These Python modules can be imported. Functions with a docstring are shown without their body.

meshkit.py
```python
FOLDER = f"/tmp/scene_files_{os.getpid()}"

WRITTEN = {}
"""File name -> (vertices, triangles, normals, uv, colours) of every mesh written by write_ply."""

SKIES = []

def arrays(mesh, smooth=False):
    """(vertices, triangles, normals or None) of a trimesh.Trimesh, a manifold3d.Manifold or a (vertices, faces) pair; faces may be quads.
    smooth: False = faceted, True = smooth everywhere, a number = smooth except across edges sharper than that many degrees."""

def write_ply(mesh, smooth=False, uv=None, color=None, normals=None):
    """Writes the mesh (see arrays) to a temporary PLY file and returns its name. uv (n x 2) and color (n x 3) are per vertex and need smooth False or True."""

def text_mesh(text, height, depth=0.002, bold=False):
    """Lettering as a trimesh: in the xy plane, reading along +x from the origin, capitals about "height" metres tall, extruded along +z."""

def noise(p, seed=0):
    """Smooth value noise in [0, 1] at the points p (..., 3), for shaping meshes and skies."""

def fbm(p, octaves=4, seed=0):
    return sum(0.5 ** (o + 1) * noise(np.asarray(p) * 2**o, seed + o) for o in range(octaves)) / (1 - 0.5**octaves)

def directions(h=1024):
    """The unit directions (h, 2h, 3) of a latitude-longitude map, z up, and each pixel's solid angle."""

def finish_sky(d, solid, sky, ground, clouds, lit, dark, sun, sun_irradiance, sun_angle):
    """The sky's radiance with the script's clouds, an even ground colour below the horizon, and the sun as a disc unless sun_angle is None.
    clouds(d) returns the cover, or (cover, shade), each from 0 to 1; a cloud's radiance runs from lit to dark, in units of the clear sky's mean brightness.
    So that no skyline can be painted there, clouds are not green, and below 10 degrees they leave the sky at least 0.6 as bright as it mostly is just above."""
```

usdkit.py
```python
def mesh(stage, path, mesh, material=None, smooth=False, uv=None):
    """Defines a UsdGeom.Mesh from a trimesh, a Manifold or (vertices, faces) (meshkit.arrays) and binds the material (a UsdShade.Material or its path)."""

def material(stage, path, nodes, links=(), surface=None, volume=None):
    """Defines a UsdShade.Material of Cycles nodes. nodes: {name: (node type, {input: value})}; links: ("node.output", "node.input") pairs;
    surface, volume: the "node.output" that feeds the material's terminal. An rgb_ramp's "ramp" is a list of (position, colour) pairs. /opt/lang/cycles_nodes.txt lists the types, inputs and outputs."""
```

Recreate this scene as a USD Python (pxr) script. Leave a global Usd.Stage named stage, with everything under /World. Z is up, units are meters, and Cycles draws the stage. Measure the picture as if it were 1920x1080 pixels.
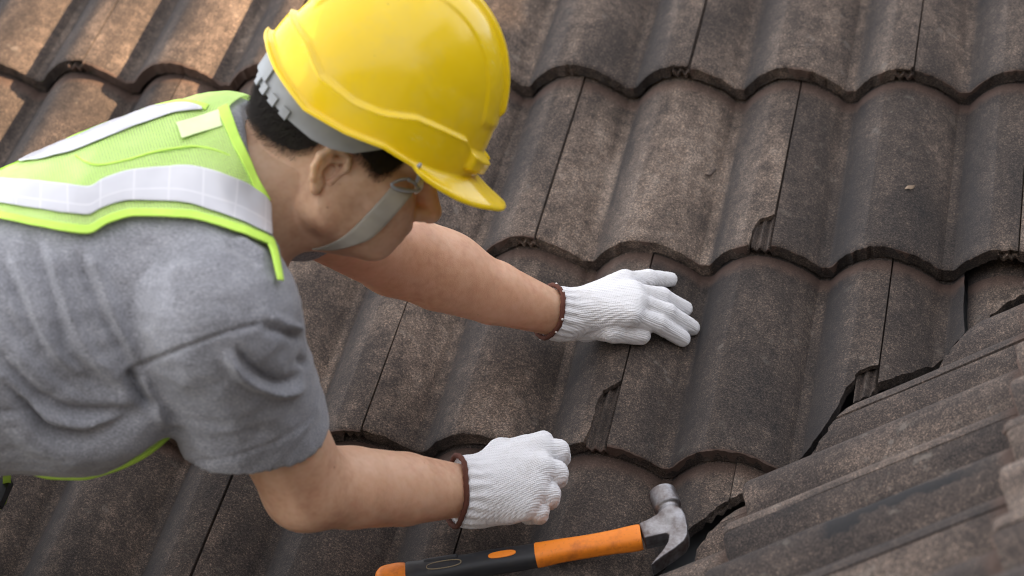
import math, random
import numpy as np, trimesh, usdkit, meshkit
import manifold3d as m3
from scipy.ndimage import map_coordinates
from scipy.spatial.transform import Rotation
from pxr import Usd, UsdGeom, UsdLux, UsdShade, Gf, Sdf, Vt

stage = Usd.Stage.CreateInMemory()
UsdGeom.SetStageUpAxis(stage, UsdGeom.Tokens.z)
UsdGeom.SetStageMetersPerUnit(stage, 1.0)
UsdGeom.Xform.Define(stage, '/World')
stage.SetDefaultPrim(stage.GetPrimAtPath('/World'))
UsdGeom.Scope.Define(stage, '/World/Looks')

# ------------------------------------------------------------------ frames
PITCH = math.radians(31)
CP, SP = math.cos(PITCH), math.sin(PITCH)
Z0 = 5.0                                   # height of the roof's reference point above the ground
R_ROOF = np.array([[1, 0, 0], [0, CP, -SP], [0, SP, CP]])   # roof frame (along row, up slope, normal) -> world
C0 = 0.755                                 # where the side roof's plane meets this one, along x
FPX = 4054.74                              # focal length in pixels of a 1920 wide picture
CAM_M = Rotation.from_rotvec([2.37603765, 0.165096455, -0.293669459]).as_matrix()
CAM_T = np.array([0.241664514, -0.301544904, 2.93027523])
CAM_C = -CAM_M.T @ CAM_T                   # camera place in the roof frame


def to_world(p):
    return np.asarray(p) @ R_ROOF.T + np.array([0, 0, Z0])


def at(px, py, h):
    """Point of the roof frame at height h above the tiles' crest plane on the sight line of a photo pixel (surveying the photo)."""
    d = CAM_M.T @ np.array([(px - 960) / FPX, (py - 540) / FPX, 1.0])
    return CAM_C + (h - CAM_C[2]) / d[2] * d


def pix(P):
    c = np.asarray(P) @ CAM_M.T + CAM_T
    return np.stack([960 + FPX * c[..., 0] / c[..., 2], 540 + FPX * c[..., 1] / c[..., 2]], -1)


# ------------------------------------------------------------------ camera, sky, sun, exposure
cam = UsdGeom.Camera.Define(stage, '/World/camera')
cam.CreateHorizontalApertureAttr(36.0)
cam.CreateVerticalApertureAttr(20.25)
cam.CreateFocalLengthAttr(36.0 * FPX / 1920)
cam.CreateClippingRangeAttr(Gf.Vec2f(0.05, 500))
cam.CreateFStopAttr(4.6)
cam.CreateFocusDistanceAttr(2.52)
cam.CreateExposureAttr(1.6)
cr, cu, cb = (R_ROOF @ CAM_M[0], -(R_ROOF @ CAM_M[1]), -(R_ROOF @ CAM_M[2]))
cw = to_world(CAM_C)
cam.AddTransformOp().Set(Gf.Matrix4d(*cr, 0, *cu, 0, *cb, 0, *cw, 1))

SUN_EL, SUN_AZ = math.radians(25.0), math.radians(2.0)      # azimuth measured from +x towards +y
sun_dir = np.array([math.cos(SUN_EL) * math.cos(SUN_AZ), math.cos(SUN_EL) * math.sin(SUN_AZ), math.sin(SUN_EL)])
dome = UsdLux.DomeLight.Define(stage, '/World/sky')
SKY_NODES = {
    'tc': ('texture_coordinate', {}),
    'sky': ('sky_texture', {'sky_type': 'single_scattering', 'sun_disc': False, 'sun_elevation': SUN_EL, 'sun_rotation': math.atan2(sun_dir[0], sun_dir[1])}),
    'map': ('mapping', {'scale': (1.5, 1.5, 3.0)}),
    'cloud': ('noise_texture', {'scale': 1.6, 'detail': 5.0, 'roughness': 0.55}),
    'cover': ('map_range', {'from_min': 0.22, 'from_max': 0.62, 'to_min': 0.2, 'to_max': 0.8, 'clamp': True}),
    'mix': ('mix_color', {'b': (6.6, 6.35, 6.2)}),
    'bg': ('background_shader', {'strength': 0.13}),
}
SKY_MAT = usdkit.material(stage, '/World/Looks/sky', SKY_NODES,
    [('tc.generated', 'map.vector'), ('map.vector', 'cloud.vector'), ('cloud.fac', 'cover.value'), ('cover.result', 'mix.fac'), ('sky.color', 'mix.a'), ('mix.result', 'bg.color')],
    surface='bg.background')
UsdShade.MaterialBindingAPI.Apply(dome.GetPrim()).Bind(SKY_MAT)
dome.GetPrim().SetCustomDataByKey('kind', 'structure')
dome.GetPrim().SetCustomDataByKey('label', 'hazy daylight sky over the roof')
sun = UsdLux.DistantLight.Define(stage, '/World/sun')
sun.CreateNormalizeAttr(True); sun.CreateIntensityAttr(1.25); sun.CreateAngleAttr(0.5)
sun.CreateColorAttr(Gf.Vec3f(1.0, 0.70, 0.43))
zz = sun_dir; xx = np.cross([0, 0, 1], zz); xx /= np.linalg.norm(xx); yy = np.cross(zz, xx)
sun.AddTransformOp().Set(Gf.Matrix4d(*xx, 0, *yy, 0, *zz, 0, 0, 0, 30, 1))

# ------------------------------------------------------------------ helpers: prims
_used = {}


def path_for(name, parent):
    base = (parent if isinstance(parent, str) else str(parent.GetPath())) if parent is not None else '/World'
    k = (base, name)
    n = _used.get(k, 0); _used[k] = n + 1
    return f'{base}/{name}' if n == 0 else f'{base}/{name}_{n:03d}'


def tag(prim, label=None, category=None, group=None, kind=None):
    for k, v in (('label', label), ('category', category), ('group', group), ('kind', kind)):
        if v:
            prim.SetCustomDataByKey(k, v)
    return prim


def thing(name, base=(0, 0, 0), rot=R_ROOF, world=False, **t):
    """An Xform at the thing's base; its parts keep roof-frame coordinates relative to the base."""
    x = UsdGeom.Xform.Define(stage, path_for(name, None))
    w = np.asarray(base, float) if world else to_world(base)
    x.AddTransformOp().Set(Gf.Matrix4d(*rot[:, 0], 0, *rot[:, 1], 0, *rot[:, 2], 0, *w, 1))
    p = x.GetPrim(); tag(p, **t)
    BASES[str(p.GetPath())] = np.asarray(base, float)
    return p


BASES = {}


def part(name, mesh, mat, parent, smooth=35, uv=None, label=None, kind=None, rel=True):
    v, f, n = meshkit.arrays(mesh, False)
    b = BASES.get('/'.join(str(parent.GetPath()).split('/')[:3]), np.zeros(3)) if rel else np.zeros(3)
    m = usdkit.mesh(stage, path_for(name, parent), trimesh.Trimesh(v - b, f, process=False), mat, smooth, uv)
    tag(m.GetPrim(), label=label, kind=kind)
    return m.GetPrim()


class Graph:
    def __init__(s, name):
        s.name, s.n, s.l = name, {}, []

    def add(s, kind, **kw):
        k = f'n{len(s.n)}'
        inp = {}
        for a, v in kw.items():
            if isinstance(v, str) and '.' in v and v.split('.')[0] in s.n:
                s.l.append((v, f'{k}.{a}'))
            else:
                inp[a] = v
        s.n[k] = (kind, inp)
        return k

    def math(s, op, a, b=0.5, c=0.0, clamp=False):
        return s.add('math', math_type=op, value1=a, value2=b, value3=c, use_clamp=clamp) + '.value'

    def noise(s, vec, scale, detail=2.0, rough=0.5, **k):
        return s.add('noise_texture', vector=vec, scale=float(scale), detail=float(detail), roughness=float(rough), **k) + '.fac'

    def ramp(s, fac, stops):
        return s.add('rgb_ramp', fac=fac, ramp=stops) + '.color'

    def mixc(s, fac, a, b, kind='mix'):
        return s.add('mix_color', blend_type=kind, fac=fac, a=a, b=b, use_clamp=False) + '.result'

    def rng(s, v, a, b, c=0.0, d=1.0):
        return s.add('map_range', value=v, from_min=float(a), from_max=float(b), to_min=float(c), to_max=float(d), clamp=True) + '.result'

    def bump(s, h, strength=0.5, dist=0.001, **k):
        return s.add('bump', height=h, strength=float(strength), distance=float(dist), **k) + '.normal'

    def done(s, surf):
        return usdkit.material(stage, '/World/Looks/' + s.name, s.n, s.l, surface=surf)


def simple(name, color, rough=0.5, bump=None, **kw):
    g = Graph(name)
    tc = g.add('texture_coordinate')
    a = dict(base_color=tuple(color), roughness=float(rough), **kw)
    n1 = g.noise(f'{tc}.object', 60, 4, .6)
    a['base_color'] = g.mixc(n1, tuple(np.array(color) * .82), tuple(np.minimum(np.array(color) * 1.15, 1)))
    if bump:
        a['normal'] = g.bump(g.noise(f'{tc}.object', bump[0], 3), bump[1], bump[2])
    p = g.add('principled_bsdf', **a)
    return g.done(p + '.BSDF')


# ------------------------------------------------------------------ helpers: signed distance fields
class Field:
    def __init__(s, lo, hi, h):
        s.lo, s.h = np.asarray(lo, float), float(h)
        s.n = np.ceil((np.asarray(hi) - s.lo) / h).astype(int) + 1
        s.D = np.full(s.n, 1.0, np.float32)

    def sub(s, lo, hi):
        i0 = np.clip(np.floor((np.asarray(lo) - s.lo) / s.h).astype(int), 0, s.n)
        i1 = np.clip(np.ceil((np.asarray(hi) - s.lo) / s.h).astype(int) + 1, 0, s.n)
        if (i1 <= i0).any():
            return None, None
        ax = [(s.lo[k] + s.h * np.arange(i0[k], i1[k])).astype(np.float32) for k in range(3)]
        return tuple(slice(i0[k], i1[k]) for k in range(3)), (ax[0][:, None, None], ax[1][None, :, None], ax[2][None, None, :])

    def add(s, prim, k=0.01):
        fn, lo, hi = prim
        m = .012 + k
        sl, X = s.sub(np.asarray(lo) - m, np.asarray(hi) + m)
        if sl is None:
            return
        a, b = s.D[sl], fn(*X)
        hh = np.maximum(k - np.abs(a - b), 0)
        s.D[sl] = np.minimum(a, b) - hh * hh / (4 * max(k, 1e-9))

    def cut(s, prim, k=0.004):
        fn, lo, hi = prim
        m = .012 + k
        sl, X = s.sub(np.asarray(lo) - m, np.asarray(hi) + m)
        if sl is None:
            return
        a, b = s.D[sl], -fn(*X)
        hh = np.maximum(k - np.abs(a - b), 0)
        s.D[sl] = np.maximum(a, b) + hh * hh / (4 * max(k, 1e-9))

    def val(s, P):
        return map_coordinates(s.D, ((np.asarray(P) - s.lo) / s.h).T, order=1, mode='nearest')

    def grad(s, P, e=None):
        e = e or s.h
        g = np.stack([s.val(P + d) - s.val(P - d) for d in np.eye(3) * e], -1)
        return g / np.maximum(np.linalg.norm(g, axis=1, keepdims=True), 1e-9)

    def mesh(s):
        D, S = s.D, s.D < 0
        c = np.zeros(np.array(S.shape) - 1, np.uint8)
        for i in (0, 1):
            for j in (0, 1):
                for k in (0, 1):
                    c += S[i:S.shape[0] - 1 + i, j:S.shape[1] - 1 + j, k:S.shape[2] - 1 + k]
        act = (c > 0) & (c < 8)
        I = np.argwhere(act)
        ids = np.full(act.shape, -1, np.int32)
        ids[act] = np.arange(len(I))
        pos, cnt = np.zeros((len(I), 3)), np.zeros(len(I))
        cor = np.array([(i, j, k) for i in (0, 1) for j in (0, 1) for k in (0, 1)])
        val = np.stack([D[I[:, 0] + q[0], I[:, 1] + q[1], I[:, 2] + q[2]] for q in cor], 1).astype(float)
        for a in range(8):
            for b in range(a + 1, 8):
                if np.abs(cor[a] - cor[b]).sum() == 1:
                    m = (val[:, a] < 0) != (val[:, b] < 0)
                    t = val[m, a] / (val[m, a] - val[m, b])
                    pos[m] += cor[a] + t[:, None] * (cor[b] - cor[a]); cnt[m] += 1
        V = s.lo + s.h * (I + pos / cnt[:, None])
        F = []
        for ax in range(3):
            sl0 = [slice(None)] * 3; sl1 = [slice(None)] * 3
            sl0[ax] = slice(0, -1); sl1[ax] = slice(1, None)
            A, B = S[tuple(sl0)], S[tuple(sl1)]
            E = np.argwhere(A != B)
            o = [k for k in range(3) if k != ax]
            ok = np.ones(len(E), bool)
            for k in o:
                ok &= (E[:, k] > 0) & (E[:, k] < act.shape[k])
            E = E[ok]
            ins = A[tuple(E.T)]
            q = []
            for d in ((1, 1), (0, 1), (0, 0), (1, 0)):
                e = E.copy(); e[:, o[0]] -= d[0]; e[:, o[1]] -= d[1]
                q.append(ids[tuple(e.T)])
            q = np.stack(q, 1)
            flip = ins if ax != 1 else ~ins
            q[~flip] = q[~flip][:, ::-1]
            F.append(q)
        F = np.vstack(F)
        F = F[(F >= 0).all(1)]
        return V, F


def seg(a, b, ra, rb=None, sc=None, frame=None):
    """Tapered limb from a to b."""
    a, b = np.asarray(a, float), np.asarray(b, float)
    rb = ra if rb is None else rb
    d = b - a; L2 = max(d @ d, 1e-12)

    def fn(x, y, z):
        px, py, pz = x - a[0], y - a[1], z - a[2]
        t = np.clip((px * d[0] + py * d[1] + pz * d[2]) / L2, 0, 1)
        return np.sqrt((px - t * d[0]) ** 2 + (py - t * d[1]) ** 2 + (pz - t * d[2]) ** 2) - (ra + (rb - ra) * t)
    r = max(ra, rb)
    return fn, np.minimum(a, b) - r, np.maximum(a, b) + r


def ell(c, r, frame=np.eye(3)):
    c, r = np.asarray(c, float), np.asarray(r, float)

    def fn(x, y, z):
        d = (x - c[0], y - c[1], z - c[2])
        q = [sum(frame[i, k] * d[i] for i in range(3)) for k in range(3)]
        k0 = np.sqrt(sum((q[k] / r[k]) ** 2 for k in range(3)))
        k1 = np.sqrt(sum((q[k] / r[k] ** 2) ** 2 for k in range(3)))
        return k0 * (k0 - 1) / np.maximum(k1, 1e-6)
    e = np.sqrt(((frame * r) ** 2).sum(1))
    return fn, c - e, c + e


def flat_seg(a, b, up, ra, rb, flat):
    """Tapered limb whose thickness along up is flat times its width."""
    a, b, up = (np.asarray(q, float) for q in (a, b, up))
    ax = b - a; ax /= np.linalg.norm(ax)
    u = up - ax * (up @ ax); u /= np.linalg.norm(u)
    d = b - a; L2 = d @ d

    def fn(x, y, z):
        px, py, pz = x - a[0], y - a[1], z - a[2]
        t = np.clip((px * d[0] + py * d[1] + pz * d[2]) / L2, 0, 1)
        qx, qy, qz = px - t * d[0], py - t * d[1], pz - t * d[2]
        w = qx * u[0] + qy * u[1] + qz * u[2]
        s = (1 / flat - 1) * w
        return (np.sqrt((qx + s * u[0]) ** 2 + (qy + s * u[1]) ** 2 + (qz + s * u[2]) ** 2) - (ra + (rb - ra) * t)) * (flat * .5 + .5)
    r = max(ra, rb)
    return fn, np.minimum(a, b) - r, np.maximum(a, b) + r


def half(p, n, lo, hi):
    p, n = np.asarray(p, float), np.asarray(n, float) / np.linalg.norm(n)
    return (lambda x, y, z: -((x - p[0]) * n[0] + (y - p[1]) * n[1] + (z - p[2]) * n[2])), lo, hi


def polyline_dist(q, pts):
    """distance of the 2-d points q to a polyline, and the position along it (0..1)"""
    pts = np.asarray(pts, float)
    best, pos = np.full(len(q), 1e9), np.zeros(len(q))
    for i in range(len(pts) - 1):
        a, d = pts[i], pts[i + 1] - pts[i]
        t = np.clip(((q - a) @ d) / max(d @ d, 1e-9), 0, 1)
        D = np.linalg.norm(q - a - t[:, None] * d, axis=1)
        m = D < best
        best[m], pos[m] = D[m], ((i + t) / (len(pts) - 1))[m]
    return best, pos


def curve(pts, n):
    """smooth resampling of a polyline through its points (centripetal by chord length)"""
    from scipy.interpolate import PchipInterpolator
    pts = np.asarray(pts, float)
    s = np.r_[0, np.cumsum(np.linalg.norm(np.diff(pts, axis=0), axis=1))]
    return PchipInterpolator(s / s[-1], pts, axis=0)(np.linspace(0, 1, n))


def grid_mesh(P):
    n, m = P.shape[:2]
    i = np.arange(n * m).reshape(n, m)
    q = np.stack([i[:-1, :-1], i[1:, :-1], i[1:, 1:], i[:-1, 1:]], -1).reshape(-1, 4)
    return P.reshape(-1, 3), q


def sheet(P, N, th):
    """thin cloth of thickness th from a grid of points and normals, closed at its borders"""
    n, m = P.shape[:2]
    A, B = P + N * th * .5, P - N * th * .5
    va, q = grid_mesh(A)
    i = np.arange(n * m).reshape(n, m)
    rim = np.r_[i[0, :-1], i[:-1, -1], i[-1, :0:-1], i[:0:-1, 0]]
    k = n * m
    nx = np.roll(rim, -1)
    side = np.stack([rim, nx, nx + k, rim + k], -1)
    V = np.vstack([va, B.reshape(-1, 3)])
    F = np.vstack([q, q[:, ::-1] + k, side])
    return V, F


def tube(pts, r, n=10, closed=False, ref=(0, 0, 1)):
    pts = np.asarray(pts, float)
    r = np.broadcast_to(r, len(pts))
    T = np.gradient(pts, axis=0)
    if closed:
        T = np.roll(pts, -1, 0) - np.roll(pts, 1, 0)
    T /= np.linalg.norm(T, axis=1, keepdims=True)
    Nn = np.cross(T, ref)
    bad = np.linalg.norm(Nn, axis=1) < 1e-3
    Nn[bad] = np.cross(T[bad], (1, .2, .1))
    Nn /= np.linalg.norm(Nn, axis=1, keepdims=True)
    Bn = np.cross(T, Nn)
    a = np.linspace(0, 2 * np.pi, n, endpoint=False)
    P = pts[:, None] + r[:, None, None] * (np.cos(a)[None, :, None] * Nn[:, None] + np.sin(a)[None, :, None] * Bn[:, None])
    m = len(pts)
    F = []
    for i in range(m if closed else m - 1):
        for j in range(n):
            F.append([i * n + j, ((i + 1) % m) * n + j, ((i + 1) % m) * n + (j + 1) % n, i * n + (j + 1) % n])
    V = P.reshape(-1, 3)
    F = np.array(F)
    if not closed:
        c = len(V)
        V = np.vstack([V, pts[0], pts[-1]])
        cap = [[c, j, (j + 1) % n, c] for j in range(n)] + [[c + 1, (m - 1) * n + (j + 1) % n, (m - 1) * n + j, c + 1] for j in range(n)]
        F = np.vstack([F, cap])
    tri = np.vstack([F[:, [0, 1, 2]], F[:, [0, 2, 3]]])
    tri = tri[(tri[:, 0] != tri[:, 1]) & (tri[:, 1] != tri[:, 2]) & (tri[:, 0] != tri[:, 2])]
    t = trimesh.Trimesh(V, tri, process=False)
    return t


# ------------------------------------------------------------------ materials
def tile_material(name, period, phase, gauge, vphase, warm=1.0, tar=False):
    g = Graph(name)
    tc = g.add('texture_coordinate') + '.object'
    rnd = g.add('object_info') + '.random'
    off = g.add('combine_xyz', x=g.math('multiply', rnd, 3.7), y=g.math('multiply', rnd, 7.3), z=g.math('multiply', rnd, 5.1)) + '.vector'
    pos = g.add('vector_math', math_type='add', vector1=tc, vector2=off) + '.vector'
    st = g.add('mapping', vector=pos, scale=(24.0, 6.0, 24.0)) + '.vector'
    streak = g.noise(st, 1.0, 5, .62)
    big = g.noise(pos, 5.5, 3, .5)
    f1 = g.noise(pos, 900, 2, .6)
    f2 = g.noise(pos, 420, 2, .6)
    f3 = g.noise(pos, 60, 3, .6)
    t = g.math('add', g.math('multiply', streak, .55), g.math('multiply', big, .48))
    t = g.math('add', t, g.math('multiply', g.math('subtract', rnd, .5), .24))
    t = g.math('add', t, .068)
    t = g.math('add', t, g.math('multiply', g.math('subtract', f3, .5), .35))
    base = g.ramp(t, [(0.30, (.024, .021, .020)), (0.45, (.042, .034, .030)), (0.58, (.068, .054, .046)), (0.69, (.125, .098, .080)), (0.82, (.19, .155, .13))])
    vor = g.add('voronoi_texture', vector=pos, scale=820.0)
    vr = g.add('separate_color', color=vor + '.color') + '.r'
    grain = g.math('add', g.math('multiply', vr, .6), g.math('multiply', g.rng(f2, .34, .68, 0, 1), .45))
    if tar:
        base = g.mixc(1.0, base, (.80, .80, .82), 'multiply')
    gcol = g.ramp(grain, [(0.0, (.35, .35, .36)), (.35, (.72, .71, .70)), (.6, (1.05, 1.02, 1.0)), (.85, (1.9, 1.75, 1.62)), (1.0, (3.0, 2.7, 2.4))])
    col = g.mixc(1.0, base, gcol, 'multiply')
    lich = g.math('multiply', g.rng(g.noise(pos, 46, 4, .65), .60, .70), g.rng(big, .42, .62))
    col = g.mixc(g.math('multiply', lich, .45), col, (.20, .175, .15))
    # dirt and painted shade in the fold where a wave rises, cleaner red concrete where the tile above kept the rain off
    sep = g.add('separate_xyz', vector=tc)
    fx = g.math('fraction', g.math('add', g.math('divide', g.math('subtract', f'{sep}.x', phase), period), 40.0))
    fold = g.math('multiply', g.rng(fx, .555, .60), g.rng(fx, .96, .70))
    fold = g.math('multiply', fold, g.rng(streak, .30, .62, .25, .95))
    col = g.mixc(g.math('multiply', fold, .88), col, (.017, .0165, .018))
    fy = g.math('fraction', g.math('add', g.math('divide', g.math('subtract', f'{sep}.y', vphase), gauge), 40.0))
    fy = g.math('add', fy, g.math('multiply', g.math('subtract', f3, .5), .06))
    clean = g.math('multiply', g.rng(fy, .925, .965), .6)
    col = g.mixc(clean, col, (.105, .066, .052))
    if tar:
        # dried black sealant smeared along one wave
        ln = g.math('subtract', f'{sep}.x', g.math('add', TAR_U, g.math('multiply', g.math('subtract', g.noise(tc, 26, 4, .6), .5), .055)))
        tm = g.math('multiply', g.rng(g.math('absolute', ln), .012, .009), g.rng(f'{sep}.y', TAR_V0, TAR_V0 + .012))
        tm = g.math('multiply', tm, g.rng(f'{sep}.y', TAR_V1, TAR_V1 - .05))
        col = g.mixc(g.math('multiply', tm, .93), col, (.012, .012, .013))
    h = g.math('add', g.math('multiply', f1, .5), g.math('add', g.math('multiply', f2, .6), g.math('multiply', vr, .5)))
    nrm = g.bump(h, .6, .0009)
    p = g.add('principled_bsdf', base_color=col, roughness=.88, specular_ior_level=.32, normal=nrm)
    return g.done(p + '.BSDF')


W, G, STEP, AMP = .30, .3287, .026, .040
CREST = -.0184                             # the crest next to a joint, seen from the joint
W2, G2 = .25, .338                         # the side roof's tiles
CREST2_AT, FRONT2_AT = .638, -.683
TAR_U, TAR_V0, TAR_V1 = .894, -.555, -.365
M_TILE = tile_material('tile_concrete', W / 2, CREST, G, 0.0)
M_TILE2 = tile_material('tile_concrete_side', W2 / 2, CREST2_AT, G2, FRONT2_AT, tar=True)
M_FELT = simple('roof_felt', (.03, .03, .032), .9)
M_ZINC = simple('valley_metal', (.14, .145, .15), .6, metallic=.35)
M_GROUND = simple('ground_soil', (.16, .14, .11), .95)
M_PLASTER = simple('wall_plaster', (.55, .50, .43), .9)

# ------------------------------------------------------------------ ground and the house around the roof
gx = np.linspace(-1, 1, 61); gx = np.sign(gx) * np.abs(gx) ** 3 * 900
GX, GY = np.meshgrid(gx, gx, indexing='ij')
gp = np.stack([GX, GY, 0.15 * meshkit.fbm(np.stack([GX * .05, GY * .05, 0 * GX], -1), 3)], -1)
v, q = grid_mesh(gp)
gm = usdkit.mesh(stage, '/World/ground', (v, q[:, ::-1] if False else q), M_GROUND, True)
tag(gm.GetPrim(), 'bare brown ground below the house', None, None, 'structure')


def profile(s):
    """height of the wave (0 at crest, -AMP in the trough) at phase s from one crest to the next"""
    s = np.mod(s, 1.0)
    s1, s2 = .50, .60
    up = AMP * np.where(s < s1, np.cos(np.clip(s / s1, 0, 1) * np.pi / 2) ** .85, np.where(s > s2, np.sin(np.clip((s - s2) / (1 - s2), 0, 1) * np.pi / 2) ** .80, 0.0))
    return up - AMP


def noise1(x, seed, scale=1.0):
    x = np.asarray(x, float)
    return meshkit.fbm(np.stack([x * scale, 0 * x + seed * 3.7, 0 * x + .5], -1), 4, seed) * 2 - 1


def tile_solid(u0, v0, w, g, crest, seed, length=None, lift=0.0):
    """one interlocking wave tile, front edge at v0, joint with its left neighbour at u0, as a closed solid in the roof frame"""
    rs = np.random.RandomState(seed)
    L = length or g + .075
    k = w / W
    xs = np.unique(np.r_[np.linspace(-.026, -.0008, 14) * k, np.linspace(0, w - .0024, 70)])
    ys = np.r_[0, .002, .006, .014, .03, .07, .12, .18, .24, .30, L]
    X, Y = np.meshgrid(xs, ys, indexing='ij')
    top = profile((X - crest) / (w / 2)) - STEP * Y / g
    under = X < -.0003
    rib = np.cos((X / k + .004) / .0105 * 2 * np.pi)
    top = np.where(under, top - .0105 + .0032 * rib, top)
    # rounded front lip
    top -= np.where(Y < .006, (.006 - Y) ** 2 / .006 * .45, 0)
    edge = .0034 * noise1(xs, seed, 90) + .0026 * noise1(xs, seed + 7, 260) + .003 * noise1(xs, seed + 3, 14)
    Yw = Y + edge[:, None] * np.clip(1 - Y / .03, 0, 1)
    pts = np.stack([X, Yw, top], -1)
    amp = .0011 * (meshkit.fbm(np.stack([(X + u0) * 30, (Y + v0) * 30, 0 * X], -1), 3, seed) * 2 - 1)
    pts[..., 2] += amp + .0006 * noise1(xs, seed + 1, 160)[:, None] * np.clip(1 - Y / .02, 0, 1)
    th = np.where(Y < .05, .0215 - .0055 * np.clip(Y / .05, 0, 1), .016)
    th = np.where(X > w - .028 * k, .0066, th)
    th = np.where(under, np.minimum(th, .008), th)
    bot = pts - np.stack([0 * X, 0 * X, th], -1)
    bot[..., 2] += (.0034 * noise1(xs, seed + 11, 120))[:, None] * (Y < .05)
    bot[:, 0, 1] += .003 + .002 * noise1(xs, seed + 5, 140)
    mid = pts[:, 0] * .5 + bot[:, 0] * .5
    mid[:, 1] += .0024 * noise1(xs, seed + 9, 200)
    n, m = X.shape
    V = np.vstack([pts.reshape(-1, 3), bot.reshape(-1, 3), mid])
    i = np.arange(n * m).reshape(n, m); b = i + n * m; c = 2 * n * m + np.arange(n)
    Q = []

    def quad(a, bb, cc, d):
        Q.append(np.stack([a, bb, cc, d], -1).reshape(-1, 4))
    quad(i[:-1, :-1], i[1:, :-1], i[1:, 1:], i[:-1, 1:])
    quad(b[:-1, :-1], b[:-1, 1:], b[1:, 1:], b[1:, :-1])
    quad(c[:-1], c[1:], i[1:, 0], i[:-1, 0])
    quad(b[:-1, 0], b[1:, 0], c[1:], c[:-1])
    quad(i[:-1, -1], i[1:, -1], b[1:, -1], b[:-1, -1])
    T = []
    for col, s in ((0, 1), (n - 1, -1)):
        top_, bot_ = i[col], b[col]
        qq = np.stack([top_[:-1], top_[1:], bot_[1:], bot_[:-1]], -1)
        if s < 0:
            qq = qq[:, ::-1]
        Q.append(qq)
        tri = np.array([[i[col, 0], b[col, 0], c[col]]])
        T.append(tri if s > 0 else tri[:, ::-1])
    Q = np.vstack(Q)
    F = np.vstack([Q[:, [0, 1, 2]], Q[:, [0, 2, 3]]] + T)
    # small tilt and shift of each tile as laid
    a = rs.normal(0, .0022)
    V = V.copy()
    x_, y_ = V[:, 0].copy(), V[:, 1].copy()
    V[:, 0] = x_ - a * y_ + u0 + rs.normal(0, .0006)
    V[:, 1] = y_ + a * x_ + v0 + rs.normal(0, .0016)
    V[:, 2] += lift + rs.normal(0, .0006)
    return V, F


def solid(V, F):
    m = m3.Manifold(m3.Mesh(V.astype(np.float32), F.astype(np.uint32)))
    if m.status() != m3.Error.NoError:
        raise RuntimeError(str(m.status()))
    return m


def rough_line(pts, amp, step, seed):
    pts = np.asarray(pts, float)
    s = np.r_[0, np.cumsum(np.linalg.norm(np.diff(pts, axis=0), axis=1))]
    t = np.arange(0, s[-1], step)
    q = np.stack([np.interp(t, s, pts[:, k]) for k in (0, 1)], 1)
    d = np.gradient(q, axis=0); d /= np.linalg.norm(d, axis=1, keepdims=True)
    q += np.stack([-d[:, 1], d[:, 0]], 1) * (amp * noise1(t, seed, 1 / .02) + .5 * amp * noise1(t, seed + 2, 1 / .006))[:, None]
    return np.vstack([pts[:1], q[1:], pts[-1:]])


def prism(poly, lo=-.4, hi=.4):
    """closed prism over a polygon, its cut faces roughened"""
    p = np.asarray(poly, float)
    q = np.roll(p, -1, 0)
    if (p[:, 0] * q[:, 1] - p[:, 1] * q[:, 0]).sum() < 0:
        p = p[::-1]
    cs = m3.CrossSection([p])
    return m3.Manifold.extrude(cs, hi - lo).translate((0, 0, lo))


def tri_of(m):
    me = m.to_mesh()
    return trimesh.Trimesh(me.vert_properties[:, :3], me.tri_verts, process=False)


roof = thing('roof', label='weathered dark brown wave-tiled roof slope under the worker and the hammer', category='tiled roof', kind='structure')
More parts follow.
